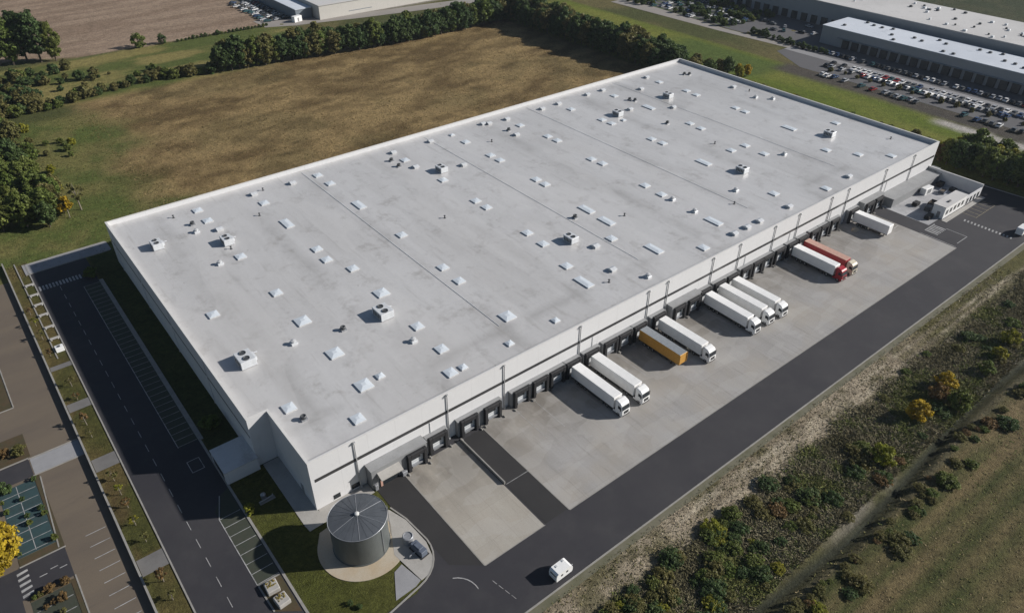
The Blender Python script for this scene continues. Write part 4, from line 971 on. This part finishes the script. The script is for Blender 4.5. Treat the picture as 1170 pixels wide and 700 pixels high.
# ---------------------------------------------------------------- cars in the far lots
def car_mesh(paint):
    g = G()
    def loft(prof, hw, mi, tuck=0):
        n = len(prof)
        g.add([(s_ * (hw - (tuck if z > 1 else 0)), y, z) for s_ in (-1, 1) for y, z in prof], [tuple(range(n)), tuple(reversed(range(n, 2 * n)))] + [(i, n + i, n + (i + 1) % n, (i + 1) % n) for i in range(n)], mi)
    loft([(-2.1, .3), (2.1, .3), (2.15, .8), (1.9, .95), (-1.2, .98), (-2.05, .8)], .88, 0)
    loft([(-1.05, .96), (1.75, .94), (1.3, 1.36), (-.35, 1.36)], .80, 1, .12)
    loft([(-.3, 1.34), (1.25, 1.34), (1.15, 1.44), (-.2, 1.44)], .68, 0, .03)
    for yy in (-1.3, 1.3):
        for s_ in (-1, 1): g.tube((s_ * .72, yy, .32), (s_ * .9, yy, .32), .32, n=10, mi=2)
    return g.mesh('car', [paint, M['glass'], M['tyre']])
CARC = [('white', (.72, .72, .72)), ('silver', (.36, .37, .39)), ('black', (.02, .02, .022)), ('grey', (.12, .125, .13)), ('blue', (.03, .06, .14)), ('red', (.25, .02, .02)), ('teal', (.03, .09, .10))]
CARM = {c: car_mesh(simple('car_' + c, v, .3)) for c, v in CARC}
def car(x, y, rot, c, where, group):
    o = link('parked_car', CARM[c], None, (x, y, .09), rot); return tag(o, f'{c} car {where}', 'car', group)
WC = ['white'] * 5 + ['silver'] * 3 + ['black'] * 3 + ['grey'] * 4 + ['silver'] * 2 + ['blue', 'teal', 'blue', 'teal', 'red']
for y in np.arange(-22, 101, 2.65):
    if R.random() < .94: car(329.2 + R.uniform(-.3, .3), y + R.uniform(-.15, .15), rad(90), R.choice(WC), 'in the parking row nearest the blue-roofed warehouse', 'cars in the row by the far warehouse')
for y in np.arange(-20, 90, 2.65):
    if R.random() < .9: car(315.2 + R.uniform(-.3, .3), y, rad(-90), R.choice(WC), 'on the lane side of the double middle parking row', 'cars in the double middle row')
    if R.random() < .85: car(310.2 + R.uniform(-.3, .3), y + .3, rad(90), R.choice(WC), 'on the field side of the double middle parking row', 'cars in the double middle row')
for y in np.arange(-18, 84, 2.8):
    if R.random() < .7: car(297.2 + R.uniform(-.8, .8), y, rad(90) + R.uniform(-.15, .15), R.choice(WC), 'in the outermost parking row by the green field', 'cars in the outer row by the field')
for k in range(75): car(R.uniform(328, 366), 162 + (k * 2.2) % 72, rad(90) + R.uniform(-.1, .1), R.choice(WC), 'in the planted car park beyond the pale road', 'cars in the planted far car park')
for x, y in ((352, 149), (352, 141), (350, 129), (352.4, 123), (354, 155), (363, 133), (343, 142), (345, 137)): car(x, y, rad(R.uniform(0, 180)), R.choice(WC), 'in the yard beside the blue-roofed warehouse', 'cars in the far yard')
for k in range(34): car((131.5, 137, 142.5)[k % 3] + R.uniform(-1, 1), 324 + (k // 3) * 4.6 + R.uniform(-.6, .6), rad(90 + R.uniform(-20, 20)), R.choice(WC), 'in the crowded yard past the ploughed field', 'vehicles in the crowded yard')

# ---------------------------------------------------------------- trees
def crown_mesh(name, mat, rx, rz, zc, nclump, nleaf, leaf, seed, low=.25):
    rg = np.random.default_rng(seed)
    V = []; C = []
    th = rg.uniform(0, 2 * np.pi, nclump); u = rg.uniform(-1, 1, nclump); rr = rg.uniform(.35, 1, nclump) ** .6
    cx = np.stack([np.cos(th) * np.sqrt(1 - u * u) * rr * rx, np.sin(th) * np.sqrt(1 - u * u) * rr * rx, u * rr * rz], 1)
    cx[:, :2] *= (1 - .35 * np.clip(cx[:, 2:] / rz, 0, 1)); cs = rg.uniform(.13, .30, nclump) * rx
    for c, s_ in zip(cx, cs):
        d = rg.normal(size=(nleaf, 3)); d /= np.linalg.norm(d, axis=1)[:, None]
        pos = c + d * (s_ * rg.uniform(.55, 1.08, nleaf))[:, None] * np.array([1, 1, .85])
        nrm = d * .9 + rg.normal(size=(nleaf, 3)) * .55 + np.array([0, 0, .25]); nrm /= np.linalg.norm(nrm, axis=1)[:, None]
        a = np.cross(nrm, rg.normal(size=(nleaf, 3))); a /= np.linalg.norm(a, axis=1)[:, None]; b = np.cross(nrm, a)
        sz = (leaf * rg.uniform(.6, 1.3, nleaf))[:, None]
        q = np.stack([pos - a * sz - b * sz * .6, pos + a * sz - b * sz * .5, pos + a * sz * .8 + b * sz * .7, pos - a * sz * .7 + b * sz * .6], 1)
        V.append(q.reshape(-1, 3)); tint = rg.uniform(.72, 1.35); C.append(np.repeat(tint * rg.uniform(.75, 1.3, nleaf), 4))
    V = np.concatenate(V); C = np.concatenate(C); V[:, 2] += zc
    V[:, 2] = np.maximum(V[:, 2], low + .1 * rg.random(len(V)))
    return quads(name, V, np.stack([C, C, C], 1), mat)
def quads(name, V, C, mat):
    n = len(V) // 4
    me = bpy.data.meshes.new(name); me.vertices.add(4 * n); me.vertices.foreach_set('co', V.astype(np.float32).ravel())
    me.loops.add(4 * n); me.loops.foreach_set('vertex_index', np.arange(4 * n, dtype=np.int32))
    me.polygons.add(n); me.polygons.foreach_set('loop_start', np.arange(0, 4 * n, 4, dtype=np.int32)); me.update(calc_edges=True)
    at = me.color_attributes.new('albedo', 'FLOAT_COLOR', 'POINT')
    at.data.foreach_set('color', np.concatenate([C, np.ones((4 * n, 1))], 1).astype(np.float32).ravel())
    me.materials.append(mat); return me
def trunk_mesh(h, r, spread, seed, mat, limbs=6):
    rg = random.Random(seed); g = G()
    g.tube((0, 0, -.3), (.1, .05, h * .55), r, r * .65, 8); g.tube((.1, .05, h * .55), (.2, -.1, h * .92), r * .65, r * .15, 7)
    for k in range(limbs):
        a = 2 * math.pi * k / limbs + rg.uniform(-.4, .4); z = h * rg.uniform(.3, .6)
        g.tube((.05, .03, z), (math.cos(a) * spread * .7, math.sin(a) * spread * .7, z + h * rg.uniform(.15, .3)), r * .4, r * .1, 6)
    return g.mesh('trunk', mat)
SH = {}
def proto(kind, mat, seed, h, rx, dense=1., leaf=.34):
    key = (kind, mat, seed, h, rx)
    if key in SH: return SH[key]
    if kind == 'bush': cm = crown_mesh('crown', LEAF[mat], rx, h * .5, h * .5, int(46 * dense), 46, leaf * .8, seed, .02)
    elif kind == 'sparse': cm = crown_mesh('crown', LEAF[mat], rx, h * .33, h * .66, int(18 * dense), 26, leaf, seed, h * .3)
    else: cm = crown_mesh('crown', LEAF[mat], rx, h * .44, h * .56, int(100 * dense), 48, leaf * .82, seed, .15)
    tm = trunk_mesh(h, .05 + h * .017, rx, seed, M['bark'] if kind != 'sparse' else M['bark_pale'], 6 if kind != 'bush' else 4)
    SH[key] = (cm, tm); return SH[key]
def tree(name, kind, mat, seed, h, rx, x, y, label, cat, group=None, sc=1., dense=1., leaf=.34):
    cm, tm = proto(kind, mat, seed, h, rx, dense, leaf)
    z = float(ground_z(np.array([float(x)]), np.array([float(y)]))[0])
    o = tag(link(name, None, None, (x, y, z), R.uniform(0, 6.28)), label, cat, group)
    s_ = sc * R.uniform(.85, 1.15); o.scale = (s_ * R.uniform(.9, 1.12), s_ * R.uniform(.9, 1.12), s_)
    link('crown', cm, o); link('trunk', tm, o); return o

# hedge along the back of the mown field
xs_ = np.array([40, 60, 78, 110, 152, 188, 236]); ys_ = np.array([260, 260.5, 256, 253, 246, 244.5, 246])
for x in np.arange(80, 240, 4.1):
    for row in range(2):
        m = R.choice(['dark', 'dark', 'mid', 'dark', 'olive'])
        tree('hedge_tree', 'tree', m, R.randint(1, 3), 10.5, 3.6, x + R.uniform(-1.2, 1.2), np.interp(x, xs_, ys_) + row * 5 + R.uniform(-1, 1), 'dense green tree in the tall hedge along the back of the mown field', 'tree', 'trees in the back hedge', R.uniform(1.0, 1.28))
# hedge down the right side of the field
for y in np.arange(128, 262, 4.2):
    for row in range(3):
        if y < 136 and row == 0: continue
        m = R.choice(['dark', 'dark', 'olive', 'dark'])
        tree('hedge_tree', 'tree', m, R.randint(1, 3), 10.5, 3.6, 241 + row * 4.6 + R.uniform(-1, 1), y + R.uniform(-1.2, 1.2), 'dark green tree in the deep hedge running to the far corner of the roof', 'tree', 'trees in the side hedge', R.uniform(1.1, 1.3))
for k, (x, y) in enumerate(((266, 107), (268.5, 104), (263, 104))):
    tree('autumn_tree', 'tree', 'yellow' if k < 2 else 'lime', 2, 9, 3.2, x, y, ['golden tree ending the deep hedge by the roof corner', 'golden tree at the very tip of the deep hedge', 'yellow-green tree just inside the tip of the deep hedge'][k], 'tree', None, .7)
for x, y in ((252, 122), (255, 116), (247, 118), (259, 113), (251, 112), (256, 124), (262, 110)):
    tree('hedge_tree', 'tree', R.choice(['dark', 'olive']), R.randint(1, 3), 10.5, 3.6, x, y, 'dark tree near the golden tip of the deep hedge', 'tree', 'trees at the hedge tip', .75)
# low bushes continuing the hedge to the left
for x in np.arange(-14, 80, 3.0):
    m = R.choice(['dark', 'mid', 'olive', 'olive'])
    tree('hedge_bush', 'bush', m, R.randint(1, 3), 4.5, 2.6, x + R.uniform(-1, 1), np.interp(x, [-14, 7, 34, 56, 80], [253, 252, 261, 262, 257]) + R.uniform(-1, 2.5), 'low bush in the ragged hedge at the left back of the mown field', 'bush', 'bushes in the ragged hedge', R.uniform(.5, 1.15))
for k in range(150):
    x = R.uniform(-34, 34); y = R.uniform(256, 304)
    if R.random() < .6: x = R.uniform(-34, 6)
    tree('scrub_bush', 'bush', R.choice(['dark', 'mid', 'olive', 'olive']), R.randint(1, 3), 4.5, 2.6, x, y, 'scrubby bush in the rough ground at the top left', 'bush', 'bushes in the top-left scrub', R.uniform(.5, 1.2))
for k in range(14): tree('meadow_bush', 'bush', R.choice(['olive', 'mid', 'dark']), R.randint(1, 3), 4.5, 2.6, R.uniform(28, 62), R.uniform(266, 284), 'small bush in the meadow strip behind the ragged hedge', 'bush', 'bushes in the meadow strip', R.uniform(.25, .6))
# tall trees at the edge of the ploughed field
for k, (x, y) in enumerate(((-12, 330), (-5, 327), (2, 329), (7, 325), (13, 327), (18, 322), (24, 320))):
    tree('tall_tree', 'tree', 'dark' if k % 3 else 'mid', 1 + k % 3, 22, 5.4, x, y, 'tall leafy tree in the clump at the near edge of the ploughed field', 'tree', 'tall trees by the ploughed field', .95, 1.6, .5)
tree('lone_tree', 'bush', 'mid', 2, 7, 3.4, 61.5, 318, 'larger of two lone trees on the edge of the ploughed field', 'tree', None, 1.0)
tree('lone_tree', 'bush', 'dark', 3, 7, 3.4, 73, 317.5, 'smaller of two lone trees on the edge of the ploughed field', 'tree', None, .72)
for k in range(24):
    tree('field_shrub', 'bush', R.choice(['dark', 'mid']), R.randint(1, 3), 4.5, 2.6, 80 + k * 2.1, 316.5 + R.uniform(-.6, .6), 'small shrub on the bank edging the ploughed field', 'shrub', 'shrubs edging the ploughed field', R.uniform(.25, .5))
# wood left of the warehouse
pts = [(-11.6, 158.0), (-11.0, 221.6), (-30.0, 222.8), (-4.5, 224.1), (-26.0, 152.7), (-9.4, 152.4), (-19.7, 200.4), (-16.8, 155.6), (-31.4, 164.5), (-14.7, 203.7), (-23.5, 225.8), (-0.8, 209.3), (-31.3, 185.2), (-23.0, 167.8), (-5.6, 187.7), (-10.2, 228.3), (-38.5, 166.4), (-35.3, 172.6), (-11.1, 172.1), (-8.7, 195.6), (-28.0, 189.1), (-8.6, 207.0), (2.2, 225.0), (-23.9, 177.7), (-20.0, 151.2), (-20.5, 193.6), (-20.7, 213.0), (3.4, 204.5), (-10.4, 254.1), (-29.2, 203.6), (-24.4, 204.3), (-28.9, 249.0), (-28.3, 158.9), (-3.3, 199.9), (-17.2, 169.9), (-19.5, 176.8), (-26.7, 254.5), (-20.8, 241.5), (-27.5, 244.6), (-14.7, 147.0), (-33.8, 203.5), (-18.2, 186.4), (-13.6, 195.9), (-22.3, 208.8), (-15.6, 262.7), (-1.9, 219.6), (-14.3, 240.7), (-26.6, 268.9), (-7.0, 246.4), (-14.4, 210.0), (3.0, 198.3), (-0.6, 195.2), (-28.1, 236.1), (-28.3, 217.9), (-15.3, 162.9), (-0.3, 184.1), (-23.5, 159.7), (-2.6, 228.3), (-30.0, 170.5), (-25.7, 193.9), (-33.1, 158.1), (-5.7, 233.0), (-18.2, 247.1), (-1.3, 189.1), (-7.4, 183.0), (-12.4, 183.8), (-12.9, 233.5), (-7.6, 239.7), (-34.7, 190.9), (-17.4, 218.7), (-13.3, 189.3), (3.2, 219.9), (-29.2, 209.8), (-28.4, 181.4), (-25.6, 276.6), (-14.2, 250.0), (-31.3, 229.9), (-35.0, 181.0), (-25.9, 240.3), (-31.8, 213.7), (-23.6, 264.9), (-30.8, 193.5), (-4.1, 175.5), (-24.2, 250.5), (-8.8, 212.7), (-8.6, 167.0), (-19.8, 231.5), (-23.1, 258.1), (-8.6, 176.4), (-24.1, 183.1), (-11.2, 216.8), (-34.6, 196.2), (2.5, 213.4), (-30.5, 175.2), (-37.5, 160.0), (-22.8, 235.0), (-25.5, 213.1), (-14.7, 179.3), (-23.0, 188.7), (-25.4, 172.4), (-28.6, 198.7), (-20.9, 163.9), (-9.2, 200.3), (-18.8, 266.3), (-22.8, 220.4), (-22.7, 273.0), (-33.9, 208.8), (-2.0, 214.7), (-17.3, 227.6), (-16.8, 258.3), (-13.3, 167.4), (-3.5, 237.0), (-26.5, 229.6), (-19.6, 181.7), (-3.9, 180.0), (-6.6, 219.4), (-27.2, 261.5), (5.7, 209.2), (-0.9, 232.5), (-15.9, 223.1), (-17.5, 236.5), (-24.0, 199.1), (-6.5, 171.7), (-21.5, 155.6), (-18.9, 254.1), (-3.8, 204.4), (-27.0, 165.5), (-12.5, 245.2), (-10.3, 162.8), (-13.9, 151.8)]
for x, y in pts:
    if R.random() < .22: continue
    edge = x > -9 and y > 168
    m = R.choice(['mid', 'mid', 'mid', 'olive', 'mid', 'dark'])
    if edge:
        if R.random() < .6: tree('wood_bush', 'bush', R.choice(['mid', 'lime', 'olive', 'mid']), R.randint(1, 3), 4.5, 2.6, x, y, 'low green bush on the grassy fringe of the wood on the left', 'bush', 'bushes fringing the wood', R.uniform(.35, .7))
    else: tree('wood_tree', 'tree', m, R.randint(1, 3), 10.5, 3.6, x, y, 'leafy green tree in the wood left of the warehouse', 'tree', 'trees in the wood on the left', R.uniform(.55, 1.0))
tree('autumn_tree', 'sparse', 'yellow', 4, 8, 2.6, -8.6, 150, 'yellowing tree on the right edge of the wood', 'tree', None, 1., 1.4)
tree('autumn_tree', 'sparse', 'rust', 5, 9, 2.4, -13.5, 151, 'rusty thin tree left of the yellowing one at the wood edge', 'tree', None, 1., 1.2)
tree('thin_tree', 'sparse', 'olive', 6, 9, 2.0, -4.5, 153, 'bare-stemmed thin tree right of the yellowing one at the wood edge', 'tree', None, 1., .8)
# trees beyond the east road
k = 0
for y in np.arange(-44, 60, 4.0):
    for row in range(3 if y < 6 else 1):
        x = 245.5 + row * 5 + R.uniform(-1.2, 1.2)
        m = R.choice(['dark', 'mid']) if row == 0 else R.choice(['mid', 'olive', 'lime', 'mid'])
        sc = R.uniform(.85, 1.1) if y < 2 else (R.uniform(.5, .75) if y < 16 else R.uniform(.3, .55))
        if y > 2: x -= R.uniform(0, 2.5); m = R.choice(['olive', 'olive', 'lime', 'rust'])
        tree('roadside_tree', 'tree', m, R.randint(1, 3), 10.5, 3.6, x, y + R.uniform(-1, 1), 'bushy tree in the belt beyond the road at the right end of the warehouse', 'tree', 'trees in the right-hand belt', sc)
for y in np.arange(6, 112, 1.9):
    tree('field_weed_bush', 'bush', R.choice(['olive', 'olive', 'rust', 'mid', 'lime']), R.randint(1, 3), 4.5, 2.6, 256 + R.uniform(-2, 4), y, 'low olive bush in the weedy edge of the green field behind the roof line', 'bush', 'weedy bushes behind the roof line', R.uniform(.35, .75) + (.2 if y < 24 else 0))
for k, (x, y, lab) in enumerate(((257.5, -12, 'golden tree on top of the right-hand tree belt, left one'), (259, -19, 'golden tree on top of the right-hand tree belt, right one'), (258, -28, 'yellow-green tree at the right end of the tree belt'))):
    tree('autumn_tree', 'tree', 'yellow' if k < 2 else 'lime', 2, 10.5, 3.6, x, y, lab, 'tree', None, .62)
# trees in the planted far car park and by the far lanes
for k in range(80): tree('lot_tree', 'bush', R.choice(['dark', 'mid']), R.randint(1, 3), 4.5, 2.6, R.uniform(326, 366), R.uniform(158, 236), 'small round tree in the planted far car park', 'tree', 'trees in the planted far car park', R.uniform(.5, .9))
for y in np.arange(100, 146, 3.2): tree('lane_shrub', 'bush', 'dark', R.randint(1, 3), 4.5, 2.6, 329 + R.uniform(-1, 1) - .04 * (146 - y), y, 'dark shrub in the strip beside the far pale road', 'shrub', 'shrubs beside the far road', R.uniform(.45, .75))
for y in np.arange(-14, 90, 6.5): tree('lot_tree', 'bush', 'olive', R.randint(1, 3), 4.5, 2.6, 305.5 + R.uniform(-1, 1), y, 'small olive tree between the far parking rows', 'tree', 'trees between the far parking rows', R.uniform(.3, .55))
# verge trees
VT = [(-27.3, 65.5, 'olive', 1.), (-27.4, 60, 'rust', .9), (-27.8, 50.5, 'rust', 1.1), (-27.9, 46, 'olive', .8), (-27.6, 31, 'olive', 1.05), (-27.5, 26.5, 'lime', .9), (-27.4, 22.5, 'rust', 1.), (-27.5, 17.5, 'lime', .85),
      (-27.1, 12.6, 'olive', .9), (-27.3, 2.5, 'rust', 1.), (-27.2, -2, 'olive', 1.), (-28.6, 88, 'olive', 1.0), (-28.7, 95, 'lime', .9), (-28.8, 101, 'rust', .9), (-28.6, 80, 'rust', .8)]
for k, (x, y, m, s_) in enumerate(VT):
    desc = {'olive': 'olive', 'rust': 'rusty', 'lime': 'yellow-green'}[m]
    tree('young_tree', 'sparse', m, 7 + k % 3, 4.6, 1.5, x, y, f'thin young {desc} tree on the verge beside the low wall, {k + 1} along', 'tree', 'young trees on the verge', s_ * .62, .9, .2)['label'] = f'thin young {desc} tree on the grass verge between wall and road'
tree('autumn_tree', 'tree', 'yellow', 8, 9, 3.6, -48.2, 21.8, 'big golden autumn tree in the car park at the left edge', 'tree', None, 1.1, 1.3, .26)
for k, (x, y, m, lab) in enumerate(((-43, 51, 'rust', 'rusty low tree in the car park bed above the paved crossing'), (-46, 53, 'dark', 'dark low tree in the car park bed at the left edge'), (-40.5, 50, 'olive', 'olive shrub at the right end of the car park bed'),
                                   (-42.5, 76, 'mid', 'green shrub in the upper left car park bed'), (-42, 69, 'olive', 'olive shrub at the near end of the upper left car park bed'), (-44.6, 40.5, 'dark', 'dark shrub at the corner of the teal parking bays'))):
    tree('car_park_shrub', 'bush', m, 1 + k % 3, 3.0, 1.6, x, y, lab, 'shrub', None, .8, .9, .22)
for k in range(16): tree('bay_plant', 'bush', R.choice(['dark', 'mid', 'dark']), 2, 3.0, 1.6, R.choice([-45.5, -42.8, -40]) + R.uniform(-.3, .3), R.uniform(23, 41), 'low dark plant among the teal parking bays', 'plant', 'plants among the teal bays', R.uniform(.2, .42), .9, .22)
for k in range(12): tree('bed_shrub', 'bush', R.choice(['olive', 'mid', 'rust']), 2, 3.0, 1.6, R.uniform(-45.5, -40), R.choice([12.5, 9.6, 6.9, 4.2]) + R.uniform(-.3, .3), 'small shrub between the planted parking bays at the bottom left', 'shrub', 'shrubs between the bottom-left bays', R.uniform(.3, .5), .9, .22)
tree('young_tree', 'bush', 'lime', 3, 3.0, 1.2, -10.0, 7.0, 'small bright yellow-green tree on the lawn beside the marked bays', 'tree', None, .9, .8, .2)
tree('shaded_bush', 'bush', 'mid', 2, 3.2, 2.0, -7.6, 33.5, 'green bush in the shaded strip beside the warehouse side wall', 'bush', None, 1., 1, .25)
tree('shaded_bush', 'bush', 'mid', 1, 3.2, 2.4, -12.0, 110.5, 'low green bush at the far end of the marked bays', 'bush', None, .8, 1, .25)
for k, (x, y) in enumerate(((-4.5, -21), (-3.6, -22.6))): tree('lawn_shrub', 'bush', 'dark', 3, 2.0, 1.2, x, y, ['dark low shrub on the lawn left of the tank pad', 'second dark low shrub on the lawn nearer the road'][k], 'shrub', None, .42, .7, .18)
# bushes along the ditch
BU = [(112, -57.6, 'yellow', 1.0, 'round golden bush, nearest of the golden pair by the ditch'), (126.5, -56.5, 'yellow', .95, 'round golden bush, farther of the golden pair by the ditch'), (121.5, -57.2, 'rust', .8, 'orange-brown bush between the two golden bushes'),
      (94.5, -59.5, 'lime', .85, 'round yellow-green bush alone by the ditch'), (122.5, -61.5, 'mid', 1.0, 'green bush just below the orange-brown bush'), (147, -59.5, 'lime', .8, 'yellow-green bush up the ditch from the golden pair'), (155, -58.5, 'lime', .95, 'yellow-green bush farthest up the ditch'),
      (139, -60, 'mid', .7, 'small green bush between ditch and yellow-green pair')]
for x, y, m, s_, lab in BU: tree('ditch_bush', 'bush', m, 2, 4.2, 2.4, x, y, lab, 'bush', None, s_, 1.2, .22)
for k in range(230):
    x = R.uniform(26, 200) if k % 2 else R.uniform(26, 80); d = R.choice([R.uniform(2.5, 5), R.uniform(3, 16), -R.uniform(3, 6)]); y = float(ditch_y(np.array([x]))[0]) + (d if d > 0 else d - 1.5)
    if 60 < x < 110 and d > 0 and R.random() < .5: continue
    if x < 78 and R.random() < .8: y = R.uniform(-60.2, -47 - .02 * x)
    if y > -47: continue
    tree('scrub_bush', 'bush', R.choice(['mid', 'olive', 'dark', 'olive', 'dark', 'olive', 'dark', 'mid'] + (['lime'] if x < 60 else ['rust'])), R.randint(4, 6), 2.0, 2.1, x, y, 'low scrubby bush in the weedy strip along the ditch', 'bush', 'scrub bushes along the ditch', R.uniform(.35, 1.0), 1.1, .17).scale[2] *= .72

for k in range(46):
    x = R.uniform(44, 120); y = float(ditch_y(np.array([x]))[0]) - R.uniform(2.6, 5.2)
    tree('fringe_bush', 'bush', R.choice(['olive', 'olive', 'mid', 'rust', 'olive']), R.randint(4, 6), 2.0, 2.1, x, y, 'low olive bush on the field side of the ditch', 'bush', 'bushes on the field side of the ditch', R.uniform(.22, .6), 1.1, .17).scale[2] *= .7

# ---------------------------------------------------------------- grass and weeds (uncountable)
def tufts(name, n, region, hmin, hmax, wd, cols, seed, blades=3, lean=1.1, dens=None):
    rg = np.random.default_rng(seed); x0, x1, y0, y1 = region
    x = rg.uniform(x0, x1, n); y = rg.uniform(y0, y1, n)
    if dens is not None:
        k = rg.random(n) < dens(x, y); x = x[k]; y = y[k]
    n = len(x); z = ground_z(x, y)
    cc = np.array(cols); ci = np.clip((fbm(x, y, 7, seed) * 1.6 - .3) * len(cc) + rg.normal(0, .7, n), 0, len(cc) - 1).astype(int)
    Vs, Cs = [], []
    for b in range(blades):
        a = rg.uniform(0, 2 * np.pi, n); h = rg.uniform(hmin, hmax, n); w = wd * rg.uniform(.6, 1.4, n)
        lean_ = lean; ox, oy = rg.normal(0, wd * .7, n), rg.normal(0, wd * .7, n); lx, ly = rg.normal(0, lean, n) * h, rg.normal(0, lean, n) * h
        dx, dy = np.cos(a) * w, np.sin(a) * w
        q = np.stack([np.stack([x + ox - dx, y + oy - dy, z - .03], 1), np.stack([x + ox + dx, y + oy + dy, z - .03], 1),
                      np.stack([x + ox + lx + dx * .25, y + oy + ly + dy * .25, z + h], 1), np.stack([x + ox + lx - dx * .25, y + oy + ly - dy * .25, z + h * .9], 1)], 1)
        Vs.append(q.reshape(-1, 3)); Cs.append(np.repeat(cc[ci] * rg.uniform(.7, 1.3, (n, 1)), 4, 0))
    o = link(name, quads(name, np.concatenate(Vs), np.concatenate(Cs), M['weed'])); o['kind'] = 'stuff'; return o
tufts('weeds', 62000, (30, 215, -63, -46), .2, .55, .10, [(.13, .118, .062), (.165, .148, .082), (.195, .172, .105), (.225, .20, .13), (.125, .145, .045), (.165, .17, .058)], 3, dens=lambda x, y: sst(-46.5, -51.5, y + (fbm(x, y, 8, 5) - .5) * 5))
tufts('dry_grass', 12000, (14, 190, -52, -41.4),   .05, .18, .11, [(.36, .30, .22), (.46, .39, .29), (.28, .23, .15), (.12, .12, .045), (.18, .155, .075)], 4, dens=lambda x, y: .35 + .6 * fbm(x, y, 6, 8))
tufts('meadow_grass', 5000, (50, 200, -100, -65.5),   .05, .14, .13, [(.115, .128, .044), (.145, .14, .052), (.185, .155, .078), (.22, .178, .10)], 5, lean=2.2)
tufts('field_stubble', 26000, (14, 234, 116, 248), .06, .18, .2, [(.11, .078, .034), (.17, .122, .052), (.23, .168, .078), (.12, .10, .038), (.30, .225, .115)], 6, lean=2.0, dens=lambda x, y: fbm(x, y, 12, 14))
tufts('rough_grass', 7000, (-60, 20, 122, 246),   .06, .18, .2, [(.10, .092, .026), (.09, .105, .03), (.12, .12, .042), (.14, .12, .05)], 7)

# ---------------------------------------------------------------- light autumn haze
hz = G().box(-2600, -2300, -4, 3200, 3700, 135).build('haze', [])
hz['kind'] = 'stuff'
hm = bpy.data.materials.new('haze'); hm.use_nodes = True; hn = hm.node_tree; hn.nodes.remove(hn.nodes['Principled BSDF'])
pv = hn.nodes.new('ShaderNodeVolumePrincipled'); pv.inputs['Color'].default_value = (.78, .88, 1, 1); pv.inputs['Density'].default_value =   .00006; pv.inputs['Anisotropy'].default_value = .2
hn.links.new(pv.outputs[0], hn.nodes['Material Output'].inputs['Volume']); hz.data.materials.append(hm)

# ---------------------------------------------------------------- camera, sun, sky
cam_loc = (-28.24995, -92.62358, 111.7003); yaw, pitch, roll, fpx = -.678946, .622682, .00710274, 843.41
f = np.array([-math.sin(yaw) * math.cos(pitch), math.cos(yaw) * math.cos(pitch), -math.sin(pitch)]); r = np.array([math.cos(yaw), math.sin(yaw), 0]); u = np.cross(r, f)
c, s = math.cos(roll), math.sin(roll); rr, uu = c * r + s * u, -s * r + c * u
from mathutils import Matrix
cd = bpy.data.cameras.new('camera'); cam = bpy.data.objects.new('camera', cd); COL.objects.link(cam)
cam.matrix_world = Matrix(((rr[0], uu[0], -f[0], cam_loc[0]), (rr[1], uu[1], -f[1], cam_loc[1]), (rr[2], uu[2], -f[2], cam_loc[2]), (0, 0, 0, 1)))
cd.sensor_width = 36; cd.lens = fpx / 1170 * 36; cd.clip_end = 6000; cd.clip_start = 1
scn.camera = cam
sv = np.array([1.62, -1.04, 1.0]); sv /= np.linalg.norm(sv)
el = math.asin(sv[2]); az = math.atan2(sv[0], sv[1])
ld = bpy.data.lights.new('sun', 'SUN'); ld.energy = 5.0; ld.angle = rad(.9); ld.color = (1., .955, .90)
lo = bpy.data.objects.new('sun', ld); COL.objects.link(lo)
from mathutils import Vector
lo.rotation_euler = Vector(sv).to_track_quat('Z', 'Y').to_euler(); lo.location = (0, 0, 200)
w = bpy.data.worlds.new('World'); scn.world = w; w.use_nodes = True
nt = w.node_tree; bg = nt.nodes['Background']; sk = nt.nodes.new('ShaderNodeTexSky'); sk.sky_type = 'NISHITA'
sk.sun_disc = False; sk.sun_elevation = el; sk.sun_rotation = az; sk.air_density = 1; sk.dust_density = .6; sk.ozone_density = 1.6
nt.links.new(sk.outputs[0], bg.inputs[0]); bg.inputs[1].default_value = .05
scn.view_settings.view_transform = 'Standard'; scn.view_settings.look = 'None'; scn.view_settings.gamma = 1
scn.view_settings.exposure = .2
scn.view_settings.use_curve_mapping = False
scn.cycles.max_bounces = 5; scn.cycles.diffuse_bounces = 2; scn.cycles.glossy_bounces = 2; scn.cycles.transmission_bounces = 2; scn.cycles.transparent_max_bounces = 4
scn.cycles.use_denoising = True; scn.cycles.volume_bounces = 0
